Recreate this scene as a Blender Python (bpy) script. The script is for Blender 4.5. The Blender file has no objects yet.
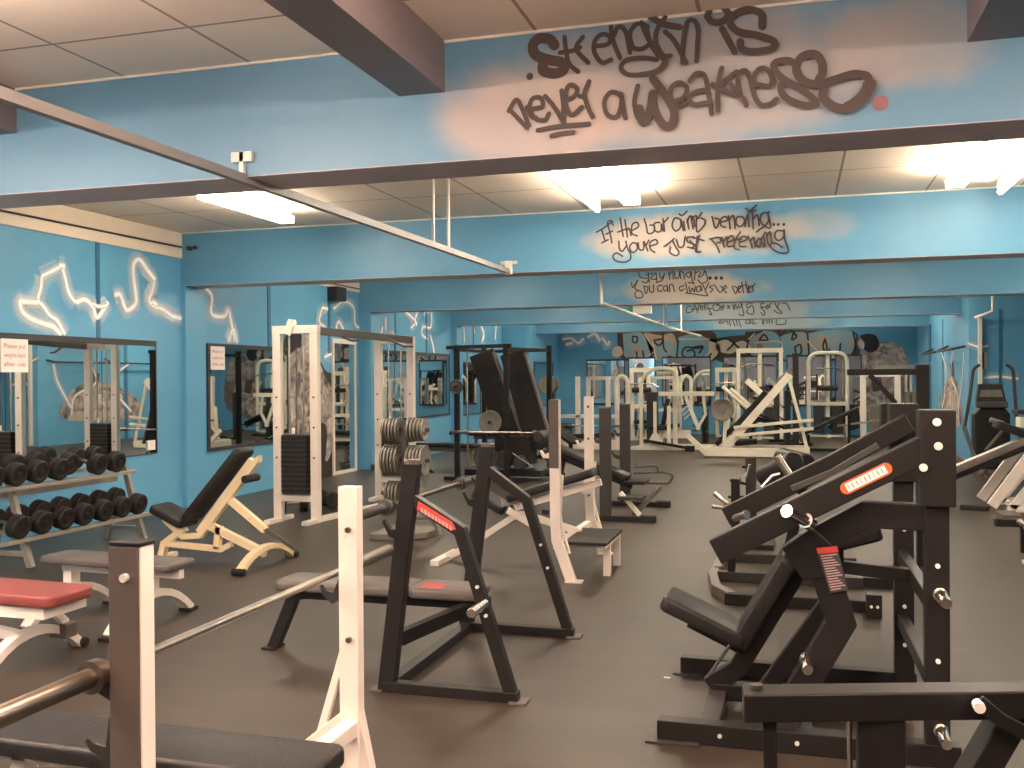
import bpy, bmesh, math, random
from mathutils import Vector, Matrix
random.seed(7)
V=Vector
S=bpy.context.scene; COL=S.collection
# ------------------------------------------------ camera model (pixel -> point helper)
F=970.;YAW=math.radians(16.26);PIT=math.atan(5.6/970);ROLL=.0075;CH=1.65
fw=V((-math.sin(YAW)*math.cos(PIT),math.cos(YAW)*math.cos(PIT),-math.sin(PIT)))
rt=V((math.cos(YAW),math.sin(YAW),0)); up=rt.cross(fw)
CR=(rt*math.cos(ROLL)-up*math.sin(ROLL)); CU=(up*math.cos(ROLL)+rt*math.sin(ROLL))
def U(u,v,x=None,y=None,z=None):
    r=CR*((u-512)/F)+CU*(-(v-384)/F)+fw
    t=x/r.x if x is not None else y/r.y if y is not None else (z-CH)/r.z
    return V((t*r.x,t*r.y,CH+t*r.z))
cam=bpy.data.cameras.new('camera'); co=bpy.data.objects.new('camera',cam); COL.objects.link(co)
cam.sensor_width=36; cam.lens=36*F/1024; cam.clip_start=.05; cam.clip_end=200
M=Matrix((CR,CU,-fw)).transposed().to_4x4(); M.translation=V((0,0,CH)); co.matrix_world=M
S.camera=co
S.view_settings.view_transform='Standard'; S.view_settings.look='None'; S.view_settings.gamma=1; S.view_settings.exposure=1.72
S.view_settings.use_curve_mapping=False
# ------------------------------------------------ materials
def lin(c):
    return tuple(((x/255)/12.92 if x/255<=.04045 else ((x/255+.055)/1.055)**2.4) for x in c)+(1,)
def nd(nt,t,**k):
    n=nt.nodes.new(t)
    for a,b in k.items():
        if hasattr(n,a): setattr(n,a,b)
        else: n.inputs[a.replace('_',' ')].default_value=b
    return n
def mat(name,rgb,rough=.5,metal=0,var=.12,scale=6,bump=0,bscale=60,coat=0,worn=None):
    m=bpy.data.materials.new(name); m.use_nodes=True; nt=m.node_tree; b=nt.nodes['Principled BSDF']
    c=lin(rgb); tc=nd(nt,'ShaderNodeTexCoord')
    n=nd(nt,'ShaderNodeTexNoise',Scale=scale,Detail=5.,Roughness=.6); nt.links.new(tc.outputs['Object'],n.inputs['Vector'])
    r=nd(nt,'ShaderNodeValToRGB'); r.color_ramp.elements[0].position=.3; r.color_ramp.elements[1].position=.72
    r.color_ramp.elements[0].color=tuple(x*(1-var) for x in c[:3])+(1,); r.color_ramp.elements[1].color=tuple(min(1,x*(1+var)) for x in c[:3])+(1,)
    nt.links.new(n.outputs['Fac'],r.inputs['Fac']); out=r.outputs['Color']
    if worn:
        n2=nd(nt,'ShaderNodeTexNoise',Scale=14.,Detail=8.,Roughness=.75); nt.links.new(tc.outputs['Object'],n2.inputs['Vector'])
        r2=nd(nt,'ShaderNodeValToRGB'); r2.color_ramp.elements[0].position=.62; r2.color_ramp.elements[1].position=.70
        nt.links.new(n2.outputs['Fac'],r2.inputs['Fac'])
        mx=nd(nt,'ShaderNodeMix',data_type='RGBA'); nt.links.new(r2.outputs['Color'],mx.inputs[0]); nt.links.new(out,mx.inputs[6]); mx.inputs[7].default_value=lin(worn); out=mx.outputs[2]
    nt.links.new(out,b.inputs['Base Color'])
    b.inputs['Roughness'].default_value=rough; b.inputs['Metallic'].default_value=metal
    if coat: b.inputs['Coat Weight'].default_value=coat
    if bump:
        n3=nd(nt,'ShaderNodeTexNoise',Scale=bscale,Detail=4.); nt.links.new(tc.outputs['Object'],n3.inputs['Vector'])
        bp=nd(nt,'ShaderNodeBump',Strength=bump,Distance=.01); nt.links.new(n3.outputs['Fac'],bp.inputs['Height']); nt.links.new(bp.outputs['Normal'],b.inputs['Normal'])
    return m
def emit(name,rgb,s):
    m=bpy.data.materials.new(name); m.use_nodes=True; b=m.node_tree.nodes['Principled BSDF']
    b.inputs['Base Color'].default_value=(.8,.8,.8,1); b.inputs['Emission Color'].default_value=rgb+(1,); b.inputs['Emission Strength'].default_value=s
    return m
BLUE=(98,164,200); CREAM=(214,190,170)
def paint(name,base,blobs=(),rough=.45,var=.06):
    """wall paint with soft sprayed clouds: blobs=(centre,radii,colour,strength)"""
    m=mat(name,base,rough,var=var,scale=1.3,bump=.12,bscale=25); nt=m.node_tree; b=nt.nodes['Principled BSDF']
    out=b.inputs['Base Color'].links[0].from_socket
    tc=nd(nt,'ShaderNodeTexCoord')
    if blobs:
        nz=nd(nt,'ShaderNodeTexNoise',Scale=2.2,Detail=4.); nt.links.new(tc.outputs['Object'],nz.inputs['Vector'])
    for c,r,col,st in blobs:
        s=nd(nt,'ShaderNodeVectorMath',operation='SUBTRACT'); nt.links.new(tc.outputs['Object'],s.inputs[0]); s.inputs[1].default_value=c
        k=nd(nt,'ShaderNodeVectorMath',operation='MULTIPLY'); nt.links.new(s.outputs[0],k.inputs[0]); k.inputs[1].default_value=tuple(1/q if q else 0 for q in r)
        l=nd(nt,'ShaderNodeVectorMath',operation='LENGTH'); nt.links.new(k.outputs[0],l.inputs[0])
        a=nd(nt,'ShaderNodeMath',operation='MULTIPLY_ADD'); nt.links.new(nz.outputs['Fac'],a.inputs[0]); a.inputs[1].default_value=.9; nt.links.new(l.outputs['Value'],a.inputs[2])
        mr=nd(nt,'ShaderNodeMapRange',interpolation_type='SMOOTHSTEP'); nt.links.new(a.outputs[0],mr.inputs[0])
        mr.inputs[1].default_value=1.55; mr.inputs[2].default_value=1.05; mr.inputs[3].default_value=0; mr.inputs[4].default_value=st
        mx=nd(nt,'ShaderNodeMix',data_type='RGBA'); nt.links.new(mr.outputs[0],mx.inputs[0]); nt.links.new(out,mx.inputs[6]); mx.inputs[7].default_value=lin(col); out=mx.outputs[2]
    nt.links.new(out,b.inputs['Base Color'])
    return m
M_={}
M_['black']=mat('black_powder_coat',(30,27,26),.42,bump=.05,bscale=200)
M_['black2']=mat('black_worn_coat',(32,30,29),.5,worn=(70,64,60))
M_['grey']=mat('dark_grey_coat',(54,52,50),.42)
M_['midgrey']=mat('grey_steel_plate',(92,82,76),.38,var=.1,scale=3,worn=(106,94,86))
M_['white']=mat('white_enamel',(226,215,204),.35,var=.05,worn=(200,186,170))
M_['cream']=mat('cream_enamel',(230,224,206),.35,var=.06,worn=(196,178,146))
M_['chrome']=mat('chrome',(205,198,190),.24,1,var=.04)
M_['steel']=mat('bar_steel',(176,168,160),.3,1,var=.15,scale=20,bump=.1,bscale=400)
M_['sleeve']=mat('worn_sleeve_steel',(134,122,110),.36,1,var=.2,scale=9)
M_['vinyl']=mat('black_vinyl',(38,35,34),.42,bump=.25,bscale=90)
M_['greyvinyl']=mat('grey_vinyl',(92,85,80),.45,bump=.3,bscale=60)
M_['red']=mat('red_vinyl',(132,64,60),.42,bump=.25,bscale=70,worn=(112,54,50))
M_['rubber']=mat('black_rubber',(36,32,31),.6,bump=.2,bscale=120)
M_['plate']=mat('grey_cast_plate',(122,116,106),.5,.2,var=.15,scale=10)
M_['darkplate']=mat('dark_cast_plate',(70,66,64),.5,.2,var=.15,scale=10)
M_['bolt']=mat('bright_bolt',(232,228,222),.45,.2)
M_['stripred']=mat('red_label',(190,62,56),.5); M_['stripor']=mat('orange_label',(232,96,48),.5); M_['paper']=mat('white_paper',(238,232,226),.7,var=.02)
M_['ink']=mat('red_ink',(196,90,96),.7); M_['inkw']=mat('white_ink',(236,226,216),.6); M_['inkg']=mat('faded_ink',(176,146,140),.6)
M_['spray']=mat('dark_brown_spray',(78,64,60),.6,var=.15,scale=3); M_['sprayk']=mat('black_spray',(60,50,52),.6); M_['spraypk']=mat('mauve_spray',(150,104,110),.6)
M_['beamgrey']=mat('grey_soffit_paint',(206,196,202),.55,var=.1,scale=2)
M_['brownbeam']=mat('brown_beam_paint',(128,116,118),.5,var=.08,scale=1.5)
M_['fram']=mat('dark_frame',(58,56,58),.5); M_['coving']=mat('white_caulk',(236,226,214),.6)
M_['bulk']=paint('cream_bulkhead',(238,220,200))
M_['backwall']=mat('grey_back_wall_paint',(92,100,110),.6); M_['blue']=paint('blue_wall_paint',BLUE)
M_['dblue']=mat('dark_blue_trim',(58,112,144),.5)
M_['pipe']=mat('grey_painted_conduit',(160,154,150),.45,var=.1,scale=4)
M_['tube']=emit('fluorescent_light',(1.,.87,.70),17.); M_['tubewarm']=emit('warm_fluorescent_light',(1.,.77,.63),30.); M_['darksteel']=mat('dark_oiled_steel',(96,86,78),.4,.9,var=.15,scale=20)
M_['house']=mat('white_lamp_housing',(230,224,214),.4)
mm=bpy.data.materials.new('mirror_glass'); mm.use_nodes=True; b=mm.node_tree.nodes['Principled BSDF']; b.inputs['Metallic'].default_value=1; b.inputs['Roughness'].default_value=.015; b.inputs['Base Color'].default_value=(.80,.83,.82,1); M_['mirror']=mm; M_['buff']=mat('buff_enamel',(230,210,170),.35,var=.06,worn=(200,176,134)); M_['rackgrey']=mat('rack_grey',(140,134,126),.4)
for k_ in ('black','black2','vinyl','rubber','grey'): M_[k_].node_tree.nodes['Principled BSDF'].inputs['Specular IOR Level'].default_value=.3
M_['greensign']=mat('green_sign',(60,170,130),.5)
# floor: black rubber mats, faint seams, scuffs
m=mat('rubber_floor',(61,53,45),.44,var=.14,scale=.7,bump=.15,bscale=300); nt=m.node_tree; b=nt.nodes['Principled BSDF']
out=b.inputs['Base Color'].links[0].from_socket; tc=nd(nt,'ShaderNodeTexCoord')
br=nd(nt,'ShaderNodeTexBrick',offset=.5); br.inputs['Scale'].default_value=1; br.inputs['Brick Width'].default_value=1.8; br.inputs['Row Height'].default_value=1.22; br.inputs['Mortar Size'].default_value=.006; br.inputs['Mortar Smooth'].default_value=.3
br.inputs['Color1'].default_value=(1,1,1,1); br.inputs['Color2'].default_value=(.88,.88,.88,1); br.inputs['Mortar'].default_value=(.5,.5,.5,1)
nt.links.new(tc.outputs['Object'],br.inputs['Vector'])
mx=nd(nt,'ShaderNodeMix',data_type='RGBA',blend_type='MULTIPLY'); mx.inputs[0].default_value=.4; nt.links.new(out,mx.inputs[6]); nt.links.new(br.outputs['Color'],mx.inputs[7])
mp=nd(nt,'ShaderNodeMapping'); mp.inputs['Scale'].default_value=(.6,2.5,1); nt.links.new(tc.outputs['Object'],mp.inputs[0])
n4=nd(nt,'ShaderNodeTexNoise',Scale=1.6,Detail=7.,Roughness=.7); nt.links.new(mp.outputs[0],n4.inputs['Vector'])
r4=nd(nt,'ShaderNodeValToRGB'); r4.color_ramp.elements[0].position=.35; r4.color_ramp.elements[0].color=(.78,.77,.76,1); r4.color_ramp.elements[1].position=.7; r4.color_ramp.elements[1].color=(1.15,1.13,1.1,1); nt.links.new(n4.outputs['Fac'],r4.inputs['Fac'])
mx2=nd(nt,'ShaderNodeMix',data_type='RGBA',blend_type='MULTIPLY'); mx2.inputs[0].default_value=1; nt.links.new(mx.outputs[2],mx2.inputs[6]); nt.links.new(r4.outputs['Color'],mx2.inputs[7])
nt.links.new(mx2.outputs[2],b.inputs['Base Color']); M_['floor']=m
# ceiling boards with dark joints
m=mat('ceiling_board',(248,230,212),.7,var=.05,scale=.8); nt=m.node_tree; b=nt.nodes['Principled BSDF']
out=b.inputs['Base Color'].links[0].from_socket; tc=nd(nt,'ShaderNodeTexCoord')
mp=nd(nt,'ShaderNodeMapping'); mp.inputs['Location'].default_value=(.47,.4,0); nt.links.new(tc.outputs['Object'],mp.inputs[0])
br=nd(nt,'ShaderNodeTexBrick',offset=0); br.inputs['Scale'].default_value=1; br.inputs['Brick Width'].default_value=.893; br.inputs['Row Height'].default_value=2.49; br.inputs['Mortar Size'].default_value=.011
br.inputs['Color1'].default_value=(1,1,1,1); br.inputs['Color2'].default_value=(.95,.94,.93,1); br.inputs['Mortar'].default_value=(.42,.38,.36,1)
nt.links.new(mp.outputs[0],br.inputs['Vector'])
mx=nd(nt,'ShaderNodeMix',data_type='RGBA',blend_type='MULTIPLY'); mx.inputs[0].default_value=1; nt.links.new(out,mx.inputs[6]); nt.links.new(br.outputs['Color'],mx.inputs[7]); nt.links.new(mx.outputs[2],b.inputs['Base Color']); M_['ceil']=m
# soft spray line with alpha across its width (u)
def softspray(name,rgb,inner=.5):
    m=bpy.data.materials.new(name); m.use_nodes=True; nt=m.node_tree; b=nt.nodes['Principled BSDF']; b.inputs['Base Color'].default_value=lin(rgb); b.inputs['Roughness'].default_value=.6
    uv=nd(nt,'ShaderNodeUVMap'); sx=nd(nt,'ShaderNodeSeparateXYZ'); nt.links.new(uv.outputs[0],sx.inputs[0])
    a=nd(nt,'ShaderNodeMath',operation='SUBTRACT'); nt.links.new(sx.outputs[0],a.inputs[0]); a.inputs[1].default_value=.5
    a2=nd(nt,'ShaderNodeMath',operation='ABSOLUTE'); nt.links.new(a.outputs[0],a2.inputs[0])
    mr=nd(nt,'ShaderNodeMapRange',interpolation_type='SMOOTHSTEP'); nt.links.new(a2.outputs[0],mr.inputs[0]); mr.inputs[1].default_value=.5; mr.inputs[2].default_value=0 if inner<.9 else .12; mr.inputs[3].default_value=0; mr.inputs[4].default_value=inner
    nt.links.new(mr.outputs[0],b.inputs['Alpha']); return m
M_['glowline']=softspray('white_spray_line',(255,253,250),1.0); M_['glowhalo']=softspray('pale_spray_halo',(246,250,255),.5)
# ------------------------------------------------ mesh builder
class MB:
    def __init__(s): s.v=[]; s.f=[]; s.uv=None
    def add(s,vs,fs):
        o=len(s.v); s.v+=[V(p) for p in vs]; s.f+=[tuple(i+o for i in f) for f in fs]; return s
    def box(s,a,b):
        x0,y0,z0=a; x1,y1,z1=b
        return s.add([(x,y,z) for z in(z0,z1) for y in(y0,y1) for x in(x0,x1)],[(0,2,3,1),(4,5,7,6),(0,1,5,4),(2,6,7,3),(0,4,6,2),(1,3,7,5)])
    def bar(s,p0,p1,w,h=None,up_=(0,0,1)):
        h=h or w; p0=V(p0);p1=V(p1); d=(p1-p0).normalized(); u=V(up_)
        if abs(d.dot(u))>.98: u=V((1,0,0)) if abs(d.x)<.9 else V((0,1,0))
        r=d.cross(u).normalized(); u=r.cross(d).normalized()
        vs=[p+r*(a*w/2)+u*(c*h/2) for p in(p0,p1) for a,c in((-1,-1),(1,-1),(1,1),(-1,1))]
        return s.add(vs,[(3,2,1,0),(4,5,6,7),(0,1,5,4),(1,2,6,5),(2,3,7,6),(3,0,4,7)])
    def sq(s,pts,w,h,n=(0,1,0)):
        """rectangular tube along a planar path; w along plane normal n, h in the plane"""
        P=[V(p) for p in pts]; n=V(n).normalized(); L=len(P); rings=[]
        for i in range(L):
            d0=(P[i]-P[i-1]).normalized() if i else None; d1=(P[i+1]-P[i]).normalized() if i<L-1 else None
            d0=d0 or d1; d1=d1 or d0
            a=n.cross(d0).normalized(); b=n.cross(d1).normalized(); m=(a+b).normalized(); k=h/2/max(.35,m.dot(a))
            rings.append([P[i]+n*(x*w/2)+m*(k*y) for x,y in((-1,-1),(1,-1),(1,1),(-1,1))])
        vs=[q for r in rings for q in r]; fs=[(3,2,1,0),tuple(4*(L-1)+j for j in range(4))]
        for i in range(L-1):
            for j in range(4): fs.append((4*i+j,4*i+(j+1)%4,4*i+4+(j+1)%4,4*i+4+j))
        return s.add(vs,fs)
    def tube(s,pts,r,seg=10,bend=0):
        P=[V(p) for p in pts]
        if bend and len(P)>2:
            Q=[P[0]]
            for i in range(1,len(P)-1):
                a=(P[i-1]-P[i]);b_=(P[i+1]-P[i]); k=min(bend,a.length*.48,b_.length*.48); A=P[i]+a.normalized()*k; B=P[i]+b_.normalized()*k
                for t in(0,.2,.4,.6,.8,1): Q.append(A*(1-t)**2+P[i]*2*t*(1-t)+B*t*t)
            Q.append(P[-1]); P=Q
        L=len(P); nrm=None; rings=[]
        for i in range(L):
            d=((P[min(i+1,L-1)]-P[max(i-1,0)])).normalized()
            if nrm is None: nrm=d.cross(V((0,0,1)) if abs(d.z)<.9 else V((1,0,0))).normalized()
            nrm=(nrm-d*nrm.dot(d)).normalized(); bi=d.cross(nrm)
            rr=r[i] if isinstance(r,(list,tuple)) else r
            rings.append([P[i]+nrm*(rr*math.cos(2*math.pi*k/seg))+bi*(rr*math.sin(2*math.pi*k/seg)) for k in range(seg)])
        vs=[q for R_ in rings for q in R_]; fs=[tuple(reversed(range(seg))),tuple(seg*(L-1)+k for k in range(seg))]
        for i in range(L-1):
            for k in range(seg): fs.append((seg*i+k,seg*i+(k+1)%seg,seg*(i+1)+(k+1)%seg,seg*(i+1)+k))
        return s.add(vs,fs)
    def cyl(s,p0,p1,r,seg=16,r2=None): return s.tube([p0,p1],[r,r if r2 is None else r2],seg)
    def lathe(s,c,ax,prof,seg=24):
        """prof: (radius, distance along ax)"""
        c=V(c); ax=V(ax).normalized(); n=ax.cross(V((0,0,1)) if abs(ax.z)<.9 else V((1,0,0))).normalized(); b_=ax.cross(n)
        vs=[]; fs=[]; L=len(prof)
        for r,h in prof:
            r=max(r,.0005)
            vs+=[c+ax*h+n*(r*math.cos(2*math.pi*k/seg))+b_*(r*math.sin(2*math.pi*k/seg)) for k in range(seg)]
        for i in range(L-1):
            for k in range(seg): fs.append((seg*i+k,seg*i+(k+1)%seg,seg*(i+1)+(k+1)%seg,seg*(i+1)+k))
        fs+=[tuple(reversed(range(seg))),tuple(seg*(L-1)+k for k in range(seg))]
        return s.add(vs,fs)
    def prism(s,pts,n,t):
        """flat polygon pts extruded by t along n"""
        P=[V(p) for p in pts]; n=V(n)*t; L=len(P)
        return s.add(P+[p+n for p in P],[tuple(range(L)),tuple(reversed(range(L,2*L)))]+[(i,i+L,(i+1)%L+L,(i+1)%L) for i in range(L)])
    def pad(s,p0,p1,w,t,side=(0,1,0),r=.018):
        """upholstered pad from p0 to p1 (centre line of its underside), rounded"""
        p0=V(p0);p1=V(p1); d=(p1-p0); L=d.length; d.normalize(); sd=V(side).normalized(); u=sd.cross(d); 
        if u.z<0 or (abs(u.z)<1e-4 and u.x<0): u=-u
        bm=bmesh.new(); bmesh.ops.create_cube(bm,size=1)
        for v in bm.verts: v.co=V((v.co.x*L,v.co.y*w,v.co.z*t))
        vert=[e for e in bm.edges if abs((e.verts[0].co-e.verts[1].co).normalized().z)>.9]
        bmesh.ops.bevel(bm,geom=vert,offset=min(w,L)*.16,segments=4,affect='EDGES',profile=.5)
        ed=[e for e in bm.edges if abs((e.verts[0].co-e.verts[1].co).z)<1e-5]
        bmesh.ops.bevel(bm,geom=ed,offset=min(r,t*.45),segments=3,affect='EDGES',profile=.5)
        Mx=Matrix((d,sd,u)).transposed(); c=(p0+p1)/2+u*(t/2)
        bm.verts.index_update(); s.add([Mx@v.co+c for v in bm.verts],[tuple(v.index for v in f.verts) for f in bm.faces]); bm.free(); return s
def cr(pts,n=5):
    P=[V(p) for p in pts]
    if len(P)<3: return P
    P=[P[0]*2-P[1]]+P+[P[-1]*2-P[-2]]; out=[]
    for i in range(1,len(P)-2):
        for k in range(n):
            t=k/n; a,b_,c,d=P[i-1:i+3]
            out.append(.5*((2*b_)+(c-a)*t+(2*a-5*b_+4*c-d)*t*t+(3*b_-a-3*c+d)*t**3))
    out.append(P[-2]); return out
ORG={}
def link(name,me,m,parent=None,org=(0,0,0)):
    o=bpy.data.objects.new(name,me); COL.objects.link(o)
    if m is not None: me.materials.append(m)
    if parent is not None: o.parent=parent
    else: o.location=org
    ORG[o.name]=V(org); return o
def org(o): return ORG[o.name]
def part(name,mb,m,parent=None,bevel=.004,label=None,loc=(0,0,0),smooth=False,mats=None):
    og=org(parent) if parent is not None else V(loc)
    me=bpy.data.meshes.new(name); me.from_pydata([tuple(p-og) for p in mb.v],[],mb.f); me.validate(); me.update()
    bm=bmesh.new(); bm.from_mesh(me); bmesh.ops.recalc_face_normals(bm,faces=bm.faces); bm.to_mesh(me); bm.free()
    o=link(name,me,M_[m],parent,og)
    if smooth:
        for p in me.polygons: p.use_smooth=True
        try: me.set_sharp_from_angle(angle=math.radians(38))
        except Exception: pass
    if bevel:
        b=o.modifiers.new('bevel','BEVEL'); b.width=bevel; b.segments=2; b.limit_method='ANGLE'; b.angle_limit=math.radians(40)
    if label: o['label']=label
    return o
def tag(o,label=None,cat=None,group=None,kind=None):
    if label: o['label']=label
    if cat: o['category']=cat
    if group: o['group']=group
    if kind: o['kind']=kind
    return o
def thing(name,label,cat,loc,group=None):
    o=bpy.data.objects.new(name,None); COL.objects.link(o); o.location=loc; o.empty_display_size=.1; ORG[o.name]=V(loc)
    return tag(o,label,cat,group)
def struct(name,mb,m,parent=None,bevel=0): 
    o=part(name,mb,m,parent,bevel)
    if parent is None: o['kind']='structure'
    return o
def kids(o): return [c for c in bpy.data.objects if c.parent==o]
def dup(o,loc,rz=0,label=None,parent=None,first=True):
    c=o.copy(); COL.objects.link(c); ORG[c.name]=V((0,0,0))
    if parent is not None: c.parent=parent
    else:
        c.location=loc; c.rotation_euler=(0,0,rz); ORG[c.name]=V(loc)
        if label: c['label']=label
    for k in kids(o): dup(k,None,0,None,c)
    return c
def ribbon(polys,n,name,m,parent,off=.002,soft=False,loc=None):
    """polys: [(world points, width)], laid on a flat surface with normal n"""
    n=V(n); mb=MB(); uvs=[]; k=0
    for pts,w in polys:
        P=[V(p) for p in pts]; k+=1; L=len(P); vs=[]
        for i in range(L):
            o_=n*(off+k*.0004+i*.000012)
            d=(P[min(i+1,L-1)]-P[max(i-1,0)]).normalized(); s_=d.cross(n).normalized()
            ww=w[i] if isinstance(w,list) else w
            vs+= [P[i]-s_*ww/2+o_,P[i]+s_*ww/2+o_]
        mb.add(vs,[(2*i,2*i+1,2*i+3,2*i+2) for i in range(L-1)]); uvs+=[(0,0),(1,0)]*L
        if not soft:
            for e in (0,L-1):
                ww=(w[e] if isinstance(w,list) else w)/2; d=V((0,0,1)); s_=d.cross(n)
                c=[P[e]+n*(off+k*.0004+(-.00004 if e==0 else L*.000012+.00004))+(d*math.cos(a*math.pi/6)+s_*math.sin(a*math.pi/6))*ww for a in range(12)]
                mb.add(c,[tuple(range(12))]); uvs+=[(.5,0)]*12
    og=org(parent) if parent is not None else V(loc or (0,0,0))
    me=bpy.data.meshes.new(name); me.from_pydata([tuple(p-og) for p in mb.v],[],mb.f)
    uv=me.uv_layers.new(name='UVMap')
    for l in me.loops: uv.data[l.index].uv=uvs[l.vertex_index]
    return link(name,me,M_[m],parent,og)
def text(s,c,h,xdir,n,name,m,parent,width=None,align='CENTER'):
    cu=bpy.data.curves.new('t','FONT'); cu.body=s; cu.align_x=align; cu.align_y='CENTER'; cu.size=1; cu.extrude=.0
    ob=bpy.data.objects.new('t',cu); COL.objects.link(ob); dg=bpy.context.evaluated_depsgraph_get(); dg.update()
    me=bpy.data.meshes.new_from_object(ob.evaluated_get(dg)); bpy.data.objects.remove(ob)
    x=V(xdir).normalized(); n=V(n).normalized(); y=n.cross(x)
    xs=[v.co.x for v in me.vertices]; sx=h if width is None else width/(max(xs)-min(xs))
    og=org(parent)
    for v in me.vertices: v.co=V(c)+x*(v.co.x*sx)+y*(v.co.y*h)-og
    return link(name,me,M_[m],parent,og)
# ================================================= THE SETTING
XL,XR,CE=-7.65,6.6,3.57
YB,YF=-4.0,28.5
struct('floor',MB().box((XL-.2,YB,-.1),(XR+.2,YF+.2,0)),'floor')
struct('ceiling',MB().box((XL-.2,YB,CE),(XR+.2,YF+.2,CE+.1)),'ceil')
wl=struct('wall_left',MB().box((XL-.2,YB,0),(XL,YF+.2,CE)),'blue')
struct('wall_right',MB().box((XR,YB,0),(XR+.2,20.5,CE)),'blue')
struct('wall_back',MB().box((XL-.2,YB-.2,0),(XR+.2,YB,CE)),'backwall')
wf=struct('wall_far',MB().box((XL-.2,YF,0),(3.4,YF+.2,CE)),'blue')
wi=struct('wall_inner_right',MB().box((3.2,20.3,0),(3.4,YF+.2,CE)),'blue')
wc=struct('wall_facing',MB().box((3.4,20.3,0),(XR+.2,20.5,CE)),'blue')
struct('wall_left_jog',MB().box((XL,25.3,0),(-6.87,YF,CE)),'blue')
# cream bulkhead at the top of the left wall between the beams
for i,(a,b) in enumerate(((5.65,10.9),(11.3,16.3),(16.7,21.2))):
    struct('trim_%d'%(20+i),MB().box((XL,a,3.24),(XL+.025,b,CE)),'bulk')
# cross beams with grey undersides
BY=(5.2,10.9,16.25,21.2,25.9)
BZ=(2.9,2.9,2.9,2.9,2.9)
rx=(.9,.2,.38)
beammats=[paint('blue_beam_paint_first',(104,150,178),[((-.5,5.2,3.22),(1.2,1,.40),(176,164,156),.75),((.5,5.2,3.3),(.5,1,.25),(176,164,156),.5),((-1.4,5.2,3.1),(.6,1,.35),(200,178,164),.7),((1.4,5.2,3.5),(.45,1,.2),(196,176,170),.5)]),
 paint('blue_beam_paint_second',(98,156,190),[((-1.1,10.9,3.22),(1.35,1,.27),(190,178,166),.95),((.25,10.9,3.28),(.5,1,.2),(190,178,166),.35)]),
 paint('blue_beam_paint_third',(98,156,190),[((-1.7,16.25,3.12),(1.25,1,.3),(190,180,166),.95)]),
 paint('blue_beam_paint_fourth',(98,156,190),[((-.9,21.2,3.05),(1.5,1,.25),(176,176,168),.7)]),
 paint('blue_beam_paint_fifth',(90,150,180),[((-.6,25.9,3.05),(1.6,1,.25),(170,172,166),.65)])]
BEAM=[]
for i,y in enumerate(BY):
    M_['beam%d'%i]=beammats[i]
    x1=XR if y<20 else 3.2 if y>22 else 3.2
    b_=struct('trim_%d'%(i+1),MB().box((XL,y,2.888),(x1,y+.42,CE)),'beam%d'%i); BEAM.append(b_)
    struct('trim_%d'%(i+1)+'_soffit',MB().box((XL,y+.002,2.883),(x1,y+.418,2.888)),'beamgrey').name='trim_%d'%(i+7)
    if i<2: struct('trim_%d'%(i+13),MB().box((XL,y-.012,CE-.014),(x1,y,CE)),'coving')
# pilasters under the beams on the left wall
for i,(y,d) in enumerate(((10.9,.07),(16.25,.24),(21.2,.14))):
    struct('trim_%d'%(30+i),MB().box((XL,y,0),(XL+d,y+.42,2.89)),'blue')
struct('trim_35',MB().box((-7.41,16.2,0),(-7.25,16.75,.1)),'fram')
# long roof beams in the first bay
for i,x in enumerate((-5.16,-2.18,.82,3.8)):
    struct('trim_%d'%(40+i),MB().box((x,YB,3.28),(x+.28,5.2,CE)),'brownbeam')
for i,(x,y0,y1) in enumerate(((XL,9.3,9.36),(XL,13.05,13.13),(XL,15.02,15.1),(XL,17.9,17.96),(XL,19.6,19.66),(XL,22.8,22.86))):
    struct('trim_%d'%(50+i),MB().box((x,y0,2.1 if i!=1 else 2.15),(x+.012,y1,3.24)),'dblue')
# facing wall details right
for i,x in enumerate((3.72,4.35,5.2)):
    struct('trim_%d'%(60+i),MB().box((x,20.285,0),(x+.05,20.3,2.9)),'dblue')
struct('trim_65',MB().box((3.36,20.2,.02),(3.42,20.3,2.74)),'white')
struct('trim_66',MB().box((3.2,23.6,0),(3.19,23.75,2.9)),'dblue')
struct('trim_67',MB().box((3.17,25.6,0),(3.2,25.9,2.9)),'dblue')
# ------------------------------------------------ painted lettering
def strokes(crop,s,data,Y,w,name,m,parent,off=.003):
    ox,oy=crop; out=[]
    for d in data:
        pts=d; ww=w
        if isinstance(d,tuple) and isinstance(d[1],(int,float)): pts,ww=d[0],d[1]
        P=[U(ox+a/s,oy+b/s,y=Y) for a,b in pts]
        out.append((cr(P),ww))
    return ribbon(out,(0,-1,0),name,m,parent,off)
def dot(x,y,r): return ([(x-r*.2,y),(x+r*.2,y)])
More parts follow.
